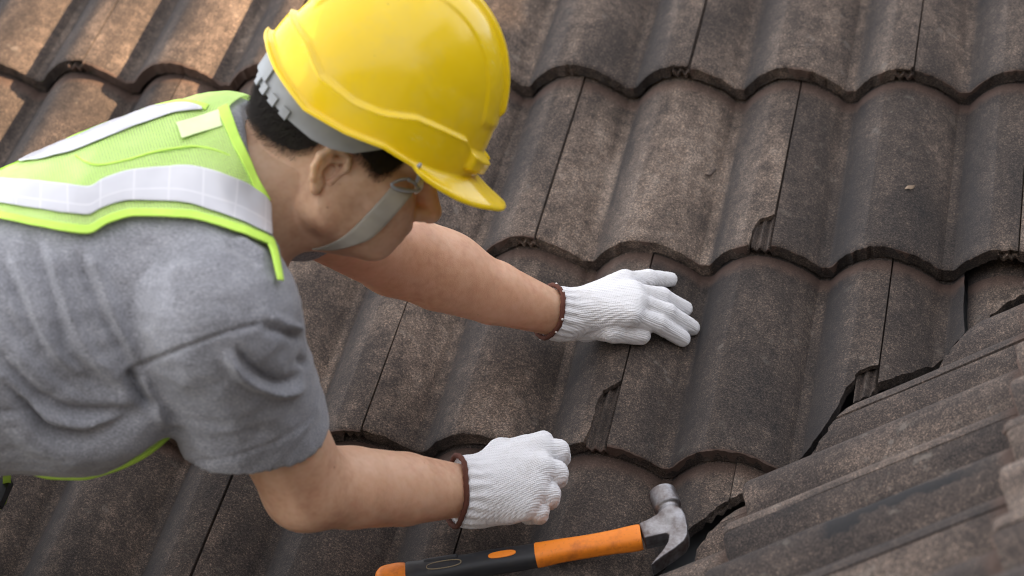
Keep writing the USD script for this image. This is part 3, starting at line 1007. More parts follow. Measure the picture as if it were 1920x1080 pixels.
# collar
COLLAR = .022
NAX = hp(0, -.028, -.03) - NECK0
NAX /= np.linalg.norm(NAX)
sf.add(seg(NECK0 - [.03, 0, .02], NECK0 + .05 * NAX, .072, .066), .03)
drape = Field(sf.lo, sf.lo + sf.h * (sf.n - 1), sf.h); drape.D = sf.D.copy()
COL = NECK0 + COLLAR * NAX
sf.cut(cap_side(COL, NAX, COL + NAX * .07, .115), .006)
SV, SQ = sf.mesh()
SN = sf.grad(SV, .006)
FOLDS = [  # photo line, depth (negative = crease), width in pixels
    ([(55, 425), (75, 490), (105, 585), (125, 660), (165, 700), (235, 738)], -.0075, 13),
    ([(85, 440), (110, 520), (140, 610), (175, 668), (240, 715)], .005, 14),
    ([(0, 480), (30, 550), (60, 620), (100, 680), (170, 722), (235, 747)], -.0075, 13),
    ([(20, 455), (48, 540), (80, 625), (120, 685), (180, 715)], .004, 12),
    ([(145, 470), (180, 560), (215, 630), (250, 690)], -.006, 12),
    ([(165, 450), (200, 555), (235, 635), (268, 685)], .007, 15),
    ([(0, 560), (25, 610), (60, 660), (110, 712), (190, 750)], -.006, 12),
    ([(0, 650), (30, 705), (80, 752), (150, 775), (225, 775), (288, 758)], -.010, 13),
    ([(0, 690), (50, 750), (100, 785), (170, 795), (240, 785), (292, 766)], .007, 14),
    ([(0, 705), (50, 763), (100, 808), (150, 815), (200, 800), (292, 772)], -.012, 11),
    ([(0, 770), (60, 820), (140, 850), (230, 835), (300, 795)], .008, 26),
    ([(425, 655), (455, 702), (500, 728), (540, 736), (578, 718)], .0085, 11),
    ([(440, 645), (480, 697), (530, 720), (570, 698)], -.009, 11),
    ([(490, 612), (530, 622), (572, 637)], -.006, 9),
    ([(500, 600), (535, 606), (570, 622)], .005, 9),
    ([(556, 672), (580, 686)], -.006, 8),
    ([(250, 690), (310, 666), (375, 641), (440, 619), (500, 606), (560, 604)], -.0035, 4),
    ([(240, 690), (252, 715), (268, 745), (292, 768)], -.016, 12),
    ([(262, 700), (290, 760), (312, 800)], .006, 12),
    ([(350, 720), (425, 790), (525, 822)], -.003, 22),
    ([(330, 690), (390, 760), (470, 812)], .003, 20),
    ([(343, 866), (400, 862), (500, 838), (575, 793), (590, 772)], -.0016, 3),
    ([(420, 455), (460, 475), (490, 500)], -.004, 9),
    ([(440, 448), (480, 470), (500, 490)], .004, 9),
    ([(0, 772), (65, 774)], -.003, 4),
]
sp = pix(SV)
face = np.einsum('ij,ij->i', SN, (CAM_C - SV) / np.linalg.norm(CAM_C - SV, axis=1, keepdims=True))
disp = .0030 * (meshkit.fbm(SV * 14, 3, 4) * 2 - 1) + .0022 * (meshkit.fbm(SV * np.array([42, 70, 70]), 3, 8) * 2 - 1)
for line, amp, w in FOLDS:
    d, t = polyline_dist(sp, curve(line, 24))
    fade = np.clip(np.minimum(t, 1 - t) / .18, 0, 1) if w > 5 else 1.0
    disp += np.clip(face * 3 + .3, 0, 1) * 1.12 * amp * np.exp(-(d / (w * .88)) ** 2) * fade
SV2 = SV + SN * disp[:, None]
part('t_shirt', (SV2, SQ), M_SHIRT, worker, True)


# ---- things lying on the shirt: laid out along photo curves, dropped onto the cloth
def drop(qx, field, lift, near=1.0, far=3.2):
    qx = np.asarray(qx, float).reshape(-1, 2)
    D = np.c_[(qx - [960, 540]) / FPX, np.ones(len(qx))] @ CAM_M
    D /= np.linalg.norm(D, axis=1, keepdims=True)
    lo, hi = field.lo, field.lo + field.h * (field.n - 1)
    t = np.full(len(qx), near); best = np.full(len(qx), 1e9); bt = t.copy(); live = np.ones(len(qx), bool)
    for _ in range(260):
        P = CAM_C + t[:, None] * D
        out = np.maximum(lo - P, P - hi).max(1)
        d = np.where(out > 0, out + .004, field.val(P))
        m = live & (d < best); best[m], bt[m] = d[m], t[m]
        live &= d > .0003
        t = np.where(live & (t < far), t + np.clip(d * .8, .0004, .05), t)
    P = CAM_C + bt[:, None] * D
    for _ in range(14):                    # edge points fall onto the nearest cloth
        g = field.grad(P, field.h * 1.5)
        P = P - g * np.clip(field.val(P), -.01, .01)[:, None]
    g = field.grad(P, .008)
    return P + g * lift, g


def patch(name, A, B, nu, nv, lift, mat, parent, th=.0016, field=None, uvscale=1.0, extend=None, bulge=0.0, label=None, slack=0.0):
    a, b = curve(A, nu), curve(B, nu)
    s = np.linspace(0, 1, nv)
    q = a[:, None] * (1 - s)[None, :, None] + b[:, None] * s[None, :, None]
    P, N = drop(q, field or drape, lift)
    P, N = P.reshape(nu, nv, 3), N.reshape(nu, nv, 3)
    if extend:                             # carry the cloth on over the far side of the back
        rows, nr = [P], [N]
        p, n = P[:, 0].copy(), N[:, 0].copy()
        d = np.tile(np.array([0., .8, -.6]), (len(p), 1))
        pre = []
        for k in range(extend):
            d = d - n * (d * n).sum(1)[:, None]; d /= np.linalg.norm(d, axis=1, keepdims=True)
            p = p + d * .012
            n = (field or drape).grad(p, .008)
            p = p - n * ((field or drape).val(p) - lift)[:, None]
            pre.append((p.copy(), n.copy()))
        P = np.concatenate([np.stack([x[0] for x in pre[::-1]], 1), P], 1)
        N = np.concatenate([np.stack([x[1] for x in pre[::-1]], 1), N], 1)
    if bulge:
        w = np.sin(np.linspace(0, np.pi, P.shape[1])) ** .5
        P = P + N * (bulge * w)[None, :, None]
    if slack:
        P = P + N * (slack * (meshkit.fbm(P * 26, 3, 9) * 2 - 1 + .6 * (meshkit.fbm(P * 70, 2, 4) * 2 - 1)))[..., None]
    for k in range(2):                     # cloth hangs smoothly over creases
        P[1:-1] = P[1:-1] * .5 + (P[:-2] + P[2:]) * .25
        P[:, 1:-1] = P[:, 1:-1] * .5 + (P[:, :-2] + P[:, 2:]) * .25
    du = np.r_[0, np.cumsum(np.linalg.norm(np.diff(P[:, P.shape[1] // 2], axis=0), axis=1))]
    dv = np.r_[0, np.cumsum(np.linalg.norm(np.diff(P[P.shape[0] // 2], axis=0), axis=1))]
    uv = np.stack(np.meshgrid(du, dv, indexing='ij'), -1).reshape(-1, 2) * uvscale
    Vs, Qs = sheet(P, N, th)
    return part(name, (Vs, Qs), mat, parent, True, np.vstack([uv, uv]), label=label)


vest = UsdGeom.Xform.Define(stage, path_for('safety_vest', worker)).GetPrim()
top = [(-60, 352), (0, 327), (100, 288), (200, 238), (300, 208), (350, 203), (400, 214), (428, 210)]
bot = [(-60, 402), (0, 416), (80, 432), (165, 443), (205, 424), (260, 411), (340, 414), (430, 439), (500, 468)]
mid_edge = [(428, 210), (447, 262), (470, 322), (494, 382), (500, 425), (503, 468)]
patch('netting', top, bot, 120, 46, .0065, M_VEST, vest, .0012, extend=9, slack=.0022)
patch('reflective_strip', [(-60, 352), (0, 347), (60, 350), (130, 357), (168, 361), (200, 346), (260, 329), (340, 324), (420, 341), (480, 371), (494, 388)],
      [(-60, 384), (0, 390), (80, 402), (130, 409), (167, 412), (192, 400), (250, 386), (330, 388), (420, 415), (498, 452)], 130, 12, .0092, M_TAPE, vest, .001, slack=.0016)
patch('reflective_strip', [(40, 312), (133, 276), (222, 238), (311, 209), (352, 206), (378, 214)], [(44, 316), (147, 294), (267, 245), (330, 225), (360, 220), (380, 219)], 70, 7, .0092, M_TAPE, vest, .001, slack=.0016)
patch('edge_binding', [(-60, 392), (0, 404), (80, 420), (165, 430), (203, 412), (258, 400), (340, 402), (430, 427), (502, 456)],
      [(-60, 405), (0, 417), (80, 433), (166, 445), (207, 425), (260, 413), (340, 416), (430, 441), (504, 471)], 120, 7, .0078, M_BIND, vest, .0014, bulge=.0, slack=.0012)
patch('edge_binding', [(410, 216), (430, 265), (455, 326), (482, 392)], [(430, 207), (449, 260), (472, 320), (496, 380)], 50, 7, .0082, M_BIND, vest, .0014, bulge=.0, slack=.0012)
patch('edge_binding', [(-60, 347), (0, 323), (100, 284), (200, 234), (300, 204), (345, 199), (392, 208)], [(-60, 352), (0, 329), (100, 290), (200, 241), (300, 211), (345, 206), (386, 218)], 70, 5, .0078, M_BIND, vest, .0014, bulge=.0, slack=.0012)
patch('shoulder_binding', [(492, 462), (500, 480), (508, 514), (512, 530)], [(505, 458), (512, 478), (519, 512), (522, 532)], 26, 5, .007, M_BIND, vest, .0014, bulge=.001)
patch('label_patch', [(331, 243), (372, 231), (413, 219)], [(340, 272), (380, 260), (419, 248)], 20, 10, .0085, M_LABEL, vest, .0008)
patch('pocket_seam', [(147, 300), (185, 318), (235, 310), (300, 292), (362, 284), (430, 300)], [(146, 303), (185, 321), (235, 313), (300, 295), (362, 287), (430, 303)], 60, 3, .0075, M_BIND, vest, .0010)
# the front of the vest hanging below his chest
lowc = curve([(62, 884), (100, 892), (150, 893), (200, 882), (260, 857), (314, 816)], 40)
P = np.stack([[at(x, y - 22 + 22 * s, .33 - .035 * s) for s in np.linspace(0, 1, 8)] for x, y in lowc])
Nn = np.cross(np.gradient(P, axis=0), np.gradient(P, axis=1)); Nn /= np.linalg.norm(Nn, axis=2, keepdims=True)
part('front_panel', sheet(P, Nn, .0015), M_VEST, vest, True, np.tile(P.reshape(-1, 3)[:, :2], (2, 1)))
part('edge_binding', tube(P[:, -1], .0042, 8), M_BIND, vest, True)
stp = np.array([at(x, y, .22 - .05 * i) for i, (x, y) in enumerate([(2, 872), (13, 890), (13, 920), (4, 948), (-12, 965)])])
part('side_strap', sheet(np.stack([stp - [.006, 0, .004], stp + [.006, 0, .004]], 1), np.tile([0., -.7, .7], (5, 2, 1)), .002), M_BIND, vest, True)
bk = trimesh.creation.box(extents=(.022, .035, .010)); bk.apply_translation(at(-4, 925, .14))
part('buckle', bk, M_BLACK, vest, False)

# ---- trousers and boots, kneeling, out of the picture
tf = Field([-1.75, -1.45, -.06], [-.80, -.55, .60], .009)
hipc = at(-560, 800, .30)
kn = [np.array([-.98, -1.22, .055]), np.array([-1.02, -.86, .055])]
tf.add(ell(hipc + [-.04, 0, 0], np.array([.15, .175, .135])), .02)
for s, k in zip((-1, 1), kn):
    hj = hipc + np.array([-.06, .09 * s, -.02])
    an = k + np.array([-.42, .02 * s, .0])
    tf.add(seg(hj, k, .088, .066), .04); tf.add(seg(k, an, .062, .045), .02)
tv, tq = tf.mesh()
part('trousers', (tv + (meshkit.fbm(tv * 25, 3)[:, None] - .5) * .012, tq), M_TROUSER, worker, True)
for s, k in zip((-1, 1), kn):
    an = k + np.array([-.42, .02 * s, .0])
    bf = Field(an - [.24, .12, .12], an + [.1, .12, .16], .007)
    bf.add(seg(an + [.02, 0, 0], an + [-.08, 0, .01], .05, .05), .02)
    bf.add(flat_seg(an + [-.07, 0, .02], an + [-.10, 0, -.06], (1, 0, 0), .048, .04, .7), .02)
    part('boot', bf.mesh(), M_BLACK, worker, True)

# ------------------------------------------------------------------ gloves
def surface_n(u, v):
    """height of the tiles' top at (u, v)"""
    r = math.floor(v / G)
    y = v - r * G
    return float(profile(np.array((u - CREST) / (W / 2))) - STEP * y / G)


def glove(name, palm, fingers, wrist, cuff_end, wr, h, label, hem_style, frame):
    """palm: list of (a, b, ra, rb) limbs; fingers: list of joint lists with radii"""
    allp = [np.asarray(p) for L in fingers for p, _ in L] + [wrist, cuff_end] + [q for a, b, *_ in palm for q in (a, b)]
    lo, hi = np.min(allp, 0) - .035, np.max(allp, 0) + .035
    f = Field(lo, hi, h)
    for a, b, ra, rb, k in palm:
        f.add(seg(a, b, ra, rb), k)
    f.add(seg(wrist, cuff_end, wr[0], wr[1]), .014)
    out = (cuff_end - wrist) / np.linalg.norm(cuff_end - wrist)
    for L in fingers:
        for (a, ra), (b, rb) in zip(L[:-1], L[1:]):
            f.add(seg(a, b, ra, rb), .0035)
    n = frame
    f.cut(cap_side(cuff_end, out, cuff_end + out * .05, .075), .002)
    V, Q = f.mesh()
    N = f.grad(V, .003)
    # lengthwise ribs on the cuff, soft wrinkles on the rest
    t = (V - wrist) @ out
    L = np.linalg.norm(cuff_end - wrist)
    q = V - wrist
    e1 = frame[1] - out * (frame[1] @ out); e1 /= np.linalg.norm(e1); e2 = np.cross(out, e1)
    ang = np.arctan2(q @ e1, q @ e2)
    cuff = np.clip((t + .012) / .02, 0, 1)
    wob = 1.2 * meshkit.fbm(V * 60, 2, 3)
    d = cuff * .0011 * np.cos(ang * 19 + wob * 3) + .0016 * (meshkit.fbm(V * 55, 3, 5) - .5) + .0008 * (meshkit.fbm(V * 230, 2, 6) - .5)
    d += (1 - cuff) * .0003 * np.cos((V @ frame[1]) * 2 * np.pi / .0034 + wob * 2)
    V2 = V + N * d[:, None]
    uv = np.stack([V @ frame[0], V @ frame[1] + .35 * (V @ frame[2])], -1)
    g = UsdGeom.Xform.Define(stage, path_for(name, worker)).GetPrim()
    tag(g, label=label)
    part('glove_fabric', (V2, Q), M_KNIT, g, True, uv)
    # elastic hem round the open end
    a = np.linspace(0, 2 * np.pi, 72, endpoint=False)
    ring = []
    for th in a:
        d_ = np.cos(th) * e1 + np.sin(th) * e2
        r_ = wr[1]
        for _ in range(20):
            p = cuff_end - out * .0015 + d_ * r_
            r_ -= float(f.val(p[None])[0]) * .7
        ring.append(cuff_end + out * .0032 + d_ * (r_ + .0006) + out * .0008 * np.sin(th * 5))
    ring = np.array(ring)
    tb = tube(ring, .0030 + .0004 * np.cos(np.arange(72) * 2.1), 9, True, out)
    part('elastic_hem', tb, M_HEM, g, True)
    if hem_style:
        for i in range(0, 72, 6):
            if i % 18 == 12:
                continue
            c = ring[i] + (ring[i] - cuff_end) / wr[1] * .0022
            s_ = trimesh.creation.icosphere(1, .0017)
            s_.apply_translation(c); part('hem_stitch', s_, M_THREAD, g, True)
    return f


wL, wR = P3['wL'], P3['wR']
aL = (P3['eL'] - wL) / np.linalg.norm(P3['eL'] - wL)


def rest(px, py, r, lift=0.0):
    """a finger end of radius r lying on the tiles, seen at the photo pixel"""
    h = 0.0
    for _ in range(30):
        p = at(px, py, h)
        h = .5 * h + .5 * (surface_n(p[0], p[1]) + r + lift)
    return at(px, py, h)


FL = [
    [(1100, 612, .016, .0145), (1150, 621, .010, .0135), (1201, 628, .0, .0125)],                       # thumb
    [(1150, 590, .026, .0135), (1182, 590, .030, .0125), (1233, 606, .016, .0115), (1279, 635, .0, .0102)],   # index
    [(1150, 572, .028, .0135), (1192, 567, .032, .0125), (1250, 586, .018, .0115), (1297, 614, .0, .0100)],
    [(1145, 556, .026, .0130), (1186, 548, .030, .0120), (1240, 556, .016, .0110), (1284, 579, .0, .0096)],
    [(1140, 540, .020, .0125), (1172, 527, .022, .0112), (1216, 521, .012, .0102), (1257, 524, .0, .0090)],
]
fingersL = [[(rest(x, y, r, lf), r) for x, y, lf, r in F_] for F_ in FL]
kn_ = [F_[1][0] for F_ in fingersL]
wpt = at(1056, 590, .030)
palmL = [(wpt, F_[1][0], .022, .0145, .014) for F_ in fingersL[1:]]
palmL += [(wpt, fingersL[0][0][0], .022, .017, .012), (fingersL[0][0][0], fingersL[1][0][0], .015, .014, .012)]
fL = np.array([aL * -1, np.cross([0, 0, 1], -aL), [0, 0, 1]])
fL[1] /= np.linalg.norm(fL[1]); fL[2] = np.cross(fL[0], fL[1])
glove('glove', palmL, fingersL, wpt, at(1033, 585, .041), (.0285, .0305), .0016, 'white knitted glove lying flat with spread fingers', True, fL)

FR = [
    [(975, 850, .062, .0150), (1012, 842, .060, .0140), (1046, 846, .046, .0130), (1050, 858, .024, .0118), (1030, 872, .012, .0105)],
    [(970, 876, .066, .0150), (1012, 878, .064, .0142), (1043, 886, .048, .0130), (1044, 897, .026, .0118), (1020, 903, .014, .0105)],
    [(962, 906, .060, .0148), (998, 915, .057, .0140), (1029, 926, .042, .0128), (1030, 936, .020, .0115), (1005, 940, .010, .0100)],
    [(950, 938, .050, .0140), (982, 948, .046, .0130), (1009, 957, .033, .0118), (1010, 965, .015, .0105), (990, 968, .008, .0095)],
    [(940, 850, .045, .0150), (985, 840, .040, .0140), (1018, 828, .034, .0125)],
]
fingersR = [[(at(x, y, hh), r) for x, y, hh, r in F_] for F_ in FR]
aR = (P3['eR'] - wR) / np.linalg.norm(P3['eR'] - wR)
wptR = at(861, 919, .0625) - .020 * (.55 * aR + .45 * np.array([-1, -.05, .0]))
palmR = [(wptR, F_[1][0], .030, .0160, .016) for F_ in fingersR[:4]]
palmR += [(wptR + [0, 0, -.008], F_[0][0] + np.array([0, 0, -.012]), .028, .018, .016) for F_ in fingersR[:4]]
palmR += [(wptR, fingersR[4][0][0], .026, .018, .014)]
fR = np.array([-aR, np.cross([0, 0, 1], -aR), [0, 0, 1]]); fR[1] /= np.linalg.norm(fR[1]); fR[2] = np.cross(fR[0], fR[1])
glove('glove', palmR, fingersR, wptR, at(861, 919, .0625), (.0325, .0345), .0016, 'white knitted glove with curled fingers at the broken tile', False, fR)

# ------------------------------------------------------------------ hard hat
K = np.stack([Rh, Fk, Uk], 1)
KO = at(704, 195, .507)


def kp(P):
    return KO + np.asarray(P) @ K.T


def to_hat(P):
    return (np.asarray(P) - KO) @ K


hat = thing('hard_hat', KO, label='yellow hard hat with grey headband and chin strap on the worker\'s head', category='hard hat')
sst = lambda x, a, b: np.clip((x - a) / (b - a), 0, 1) ** 2 * (3 - 2 * np.clip((x - a) / (b - a), 0, 1))
RX, RY, RZ = .098, .117, .146


def shell():
    nphi, nt = 420, 150
    phi = np.linspace(0, 2 * np.pi, nphi, endpoint=False)          # 0 = front, to his right positive
    fr = np.cos(phi); sd = np.sin(phi)
    # lower brim line
    zb = np.interp(np.degrees(np.arccos(fr)), [0, 25, 45, 62, 78, 95, 115, 140, 160, 180], [.000, -.002, -.008, -.012, -.012, -.021, -.026, -.014, -.002, .004])
    # raised crease above the brim
    zc = np.interp(np.degrees(np.arccos(fr)), [0, 22, 32, 40, 58, 72, 86, 100, 120, 138, 180], [.020, .020, .022, .031, .029, .025, .011, .004, .006, .022, .032])
    P = []
    ts = np.r_[np.linspace(0, 1, nt)]
    for t in ts:
        z = RZ * np.cos(t * np.pi / 2) ** .92 if t < 1 else 0
        z = np.full(nphi, z)
        zz = zb + (z / RZ) * (RZ - zb)
        q = zz / RZ
        rad = np.sqrt(np.maximum(1 - np.clip(q, -1, 1) ** 2.25 * np.sign(q), 0)) if False else (np.maximum(1 - np.clip(np.maximum(q, 0), 0, 1) ** 2.3, 0)) ** .5
        rad = rad * (1 + .05 * np.clip(-q, 0, 1)) + .03 * np.clip(1 - q * 2.2, 0, 1)
        X, Y = RX * rad * sd, RY * rad * fr
        Y = np.where(fr < 0, Y * 1.0, Y)
        p = np.stack([X, Y, zz], -1)
        P.append(p)
    P = np.array(P)                                                # (nt, nphi, 3)
    ctr = np.array([0, 0, .01])
    N = P - ctr; N /= np.maximum(np.linalg.norm(N, axis=2, keepdims=True), 1e-9)
    N = N / np.array([RX, RY, RZ]) * .12; N /= np.maximum(np.linalg.norm(N, axis=2, keepdims=True), 1e-9)
    x, y, z = P[..., 0], P[..., 1], P[..., 2]
    d = .0052 * sst(zc - z, -.0010, .0022)                         # the band below the crease stands out
    d += .0012 * np.exp(-((z - zc + .001) / .0018) ** 2)
    ax_ = np.abs(x)
    wide = .050 * (1 - .35 * np.clip(-y / .14, 0, 1))
    d += .0022 * sst(wide - ax_, -.0015, .0015) * sst(z, .045, .055)
    d += .0045 * sst(.017 - ax_, -.002, .002) * sst(z, .060, .068)
    for s in (-1, 1):                                              # bracket nubs above the peak
        d += .0065 * sst(.020 - np.abs(x - s * .034), -.002, .003) * sst(y, .06, .09) * sst(z, .004, .007) * sst(.024 - z, 0, .003)
    P = P + N * d[..., None]
    # flange and peak
    ang = np.degrees(np.arccos(fr))
    peak = .036 * np.clip(np.cos(np.radians(np.clip(ang / 62, 0, 1) * 90)), 0, 1) ** .5
    fl = .0075 + peak
    out = np.stack([sd * RX, fr * RY, 0 * sd], -1); out /= np.linalg.norm(out, axis=1, keepdims=True)
    outp = np.where((peak > 0)[:, None], out * .45 + np.array([0, .55, 0]) * np.where(fr > 0, 1, 0)[:, None], out)
    wmix = np.clip(peak / .02, 0, 1)[:, None]
    outd = out * (1 - wmix) + (out * .42 + np.array([0, .58, 0])) * wmix
    base = P[-1]
    rows = [P]
    for s, dz in ((.25, -.0015), (.5, -.002), (.75, -.0015), (.93, -.0008), (1.0, -.0025)):
        q = base + outd * (fl * s)[:, None]
        q[:, 2] += dz - .20 * peak * s ** 1.3 + .06 * (peak > 0) * 0
        # the peak is arched from side to side
        q[:, 2] -= .9 * peak * s * np.clip(np.abs(q[:, 0]) / .11, 0, 1) ** 2 * .35
        rows.append(q[None])
    lip = rows[-1][0].copy(); lip[:, 2] -= .0022; rows.append(lip[None])
    inner = []
    for s in (1.0, .6, .2):
        q = base + outd * (fl * s - .002)[:, None]
        q[:, 2] += -.0050 - .20 * peak * s ** 1.3 - .9 * peak * s * np.clip(np.abs(q[:, 0]) / .11, 0, 1) ** 2 * .35
        inner.append(q[None])
    rows += inner
    inn = P[::-1][2:] * (1 - .0032 / .12) - np.array([0, 0, .001])
    rows.append(inn)
    A = np.concatenate(rows, 0)
    n, m = A.shape[:2]
    i = np.arange(n * m).reshape(n, m); j = np.roll(i, -1, 1)
    q = np.stack([i[:-1], i[1:], j[1:], j[:-1]], -1).reshape(-1, 4)
    return A.reshape(-1, 3), q


hv_, hq_ = shell()
part('shell', (kp(hv_), hq_[:, ::-1]), M_HELMET, hat, 50)


def ring_strip(nphi, lo_, hi_, rx, ry, cy, th, a0=0.0, a1=360.0, flare=0.0):
    """band round the head in head coordinates between the heights lo_(deg), hi_(deg)"""
    ph = np.radians(np.linspace(a0, a1, nphi))
    deg = np.degrees(np.arccos(np.cos(ph)))
    rows = []
    for s in np.linspace(0, 1, 7):
        z = lo_(deg) * (1 - s) + hi_(deg) * s
        k = 1 + flare * (s - .5)
        rows.append(np.stack([rx * k * np.sin(ph), cy + ry * k * np.cos(ph), z], -1))
    P = np.stack(rows, 1)
    N = np.stack([np.sin(ph) / rx, np.cos(ph) / ry, 0 * ph], -1); N /= np.linalg.norm(N, axis=1, keepdims=True)
    return KO + P @ K.T, (np.repeat(N[:, None], 7, 1)) @ K.T


HC = to_hat(hp(0, -.014, .045))
BX, BY, BC = .0785, .0985, HC[1]
blo = lambda d: np.interp(d, [0, 48, 60, 76, 88, 100, 120, 140, 160, 180], [-.012, -.014, -.022, -.044, -.052, -.055, -.053, -.049, -.045, -.043])
bhi = lambda d: np.interp(d, [0, 100, 130, 150, 180], [.020, .018, .006, -.004, -.008])
P, N = ring_strip(220, blo, bhi, BX, BY, BC, .0018, flare=.03)
band = part('headband', sheet(P, N, .0018), M_BAND, hat, 40)
for deg in (122, 134, 146, 158):           # strap tabs along the lower edge
    for sg in (1, -1):
        P, N = ring_strip(6, lambda d: blo(d) - .002, lambda d: blo(d) + .008, BX + .0018, BY + .0018, BC, .002, sg * (deg - 3.0), sg * (deg + 3.0))
        part('tab', sheet(P, N, .0022), M_BAND, band, 40)
P, N = ring_strip(12, lambda d: blo(d) + .008, lambda d: bhi(d) - .001, BX + .0022, BY + .0022, BC, .002, 148, 212)
part('size_strap', sheet(P, N, .0026), M_BAND, hat, 40)
for i in range(3):                         # adjusting holes at the back
    for sg in (1, -1):
        a = math.radians(154 + 4 * i)
        c = KO + K @ np.array([(BX + .0022) * math.sin(a) * sg, BC + (BY + .0022) * math.cos(a), -.018 + .001 * i])
        nvec = K @ np.array([math.sin(a) * sg / BX, math.cos(a) / BY, 0]); nvec /= np.linalg.norm(nvec)
        cy_ = trimesh.creation.cylinder(.0017, .0034, sections=14)
        cy_.apply_transform(trimesh.geometry.align_vectors([0, 0, 1], nvec)); cy_.apply_translation(c)
        part('hole', cy_, M_BANDPIN, band, 40)
# chin strap: hook, ring and webbing laid over the cheek and under the chin
hk = drop([(782, 300), (781, 318), (772, 332), (756, 340)], fld, .010)[0]
part('strap_hook', tube(curve(np.vstack([kp(np.array([[.098, .066, -.014]])), hk[1:]]), 24), .0022, 8), M_WIRE, hat, True)
tr_ = drop([(728, 347), (757, 338), (774, 354), (771, 358), (735, 353)], fld, .008)[0]
part('strap_ring', tube(curve(np.vstack([tr_, tr_[:1]]), 40), .0016, 8), M_WIRE, hat, True)
patch('chin_strap', [(733, 349), (705, 380), (672, 415), (640, 442), (606, 458), (585, 462)], [(772, 357), (745, 392), (715, 425), (688, 447), (655, 458), (625, 464)], 70, 7, .0035, M_WEB, hat, .0016, field=fld)

# ------------------------------------------------------------------ claw hammer
HZ = .0115
ham_c = at(1000, 1045, 0)
hammer = thing('claw_hammer', ham_c, label='claw hammer with orange and black handle lying on the tiles', category='hammer')
HTOP = .016
def steel_mat():
    g = Graph('worn_steel')
    tc = g.add('texture_coordinate') + '.object'
    n1, n2 = g.noise(tc, 45, 4, .65), g.noise(tc, 300, 3, .7)
    c = g.ramp(n1, [(.32, (.09, .06, .05)), (.48, (.19, .175, .175)), (.66, (.30, .295, .305))])
    r = g.rng(g.math('add', g.math('multiply', n1, .5), g.math('multiply', n2, .5)), .3, .7, .58, .30)
    p = g.add('principled_bsdf', base_color=c, metallic=.9, roughness=r, normal=g.bump(n2, .25, .0008))
    return g.done(p + '.BSDF')
def rubber(name, c, dirt):
    g = Graph(name)
    tc = g.add('texture_coordinate') + '.object'
    n1, n2 = g.noise(tc, 35, 4, .7), g.noise(tc, 240, 3, .7)
    col = g.mixc(g.rng(n1, .52, .74, 0, .7), c, dirt)
    col = g.mixc(g.rng(n2, .60, .72, 0, .5), col, dirt)
    p = g.add('principled_bsdf', base_color=col, roughness=.5, specular_ior_level=.4, normal=g.bump(n2, .3, .0006))
    return g.done(p + '.BSDF')
M_STEEL = steel_mat()
M_ORANGE = rubber('orange_rubber', (.85, .24, .018), (.42, .10, .02))
M_RUBBER = rubber('black_rubber', (.020, .021, .024), (.05, .045, .04))
prof = [(1197.6, 980.2), (1213.9, 973), (1230, 964), (1240, 956), (1257, 951), (1267, 951), (1277, 953), (1284, 966), (1289, 986), (1289, 1001), (1283, 1013), (1266, 1027), (1245, 1041), (1217, 1061), (1230, 1045), (1243.5, 1029), (1252, 1015), (1254, 1003), (1250, 999), (1230, 1003), (1207.8, 1008)]
pc = np.array([at(x, y, HTOP)[:2] for x, y in prof])
pcn = np.vstack([pc, pc[:1]])


def poly_sd(x, y):
    d = np.full(np.broadcast(x, y).shape, 1e9); ins = np.zeros(d.shape, bool)
    for a, b in zip(pcn[:-1], pcn[1:]):
        e = b - a
        t = np.clip(((x - a[0]) * e[0] + (y - a[1]) * e[1]) / (e @ e), 0, 1)
        d = np.minimum(d, (x - a[0] - t * e[0]) ** 2 + (y - a[1] - t * e[1]) ** 2)
        c = ((a[1] > y) != (b[1] > y)) & (x < (b[0] - a[0]) * (y - a[1]) / (b[1] - a[1] + 1e-12) + a[0])
        ins ^= c
    return np.where(ins, -1, 1) * np.sqrt(d)


hf = Field(np.r_[pc.min(0) - .03, -.045], np.r_[pc.max(0) + [.03, .06], .05], .0011)
zc_ = HTOP - HZ


def steel(x, y, z):
    d2 = poly_sd(x[:, :, 0], y[:, :, 0])[:, :, None]
    rr = .0018
    a, b = d2 + rr, np.abs(z - zc_) - HZ + rr
    return np.minimum(np.maximum(a, b), 0) + np.sqrt(np.maximum(a, 0) ** 2 + np.maximum(b, 0) ** 2) - rr


hf.add((steel, hf.lo, hf.lo + hf.h * hf.n), 0)
p0 = at(1259, 968, HTOP - HZ); p1 = at(1240, 923, HTOP - HZ)
hd = (p1 - p0) / np.linalg.norm(p1 - p0)
hf.add(seg(p0 - hd * .01, p0 + hd * .022, .0125, .0115), .008)


def cyl(a, b, r, rr=.0018):
    a, b = np.asarray(a, float), np.asarray(b, float)
    L = np.linalg.norm(b - a); d = (b - a) / L

    def fn(x, y, z):
        px, py, pz = x - a[0], y - a[1], z - a[2]
        t = px * d[0] + py * d[1] + pz * d[2]
        q = np.sqrt(np.maximum(px ** 2 + py ** 2 + pz ** 2 - t * t, 0)) - r + rr
        w = np.abs(t - L / 2) - L / 2 + rr
        return np.minimum(np.maximum(q, w), 0) + np.sqrt(np.maximum(q, 0) ** 2 + np.maximum(w, 0) ** 2) - rr
    return fn, np.minimum(a, b) - r, np.maximum(a, b) + r


hf.add(cyl(p0 + hd * .012, p1, .0160, .0022), .006)
# the nail slot of the claw
s0, s1 = at(1262, 1046, zc_), at(1222, 1078, zc_)
hf.cut(flat_seg(s0, s1 + (s1 - s0) * .6, (0, 0, 1), .0010, .0034, .5), .001)
part('head', hf.mesh(), M_STEEL, hammer, True)


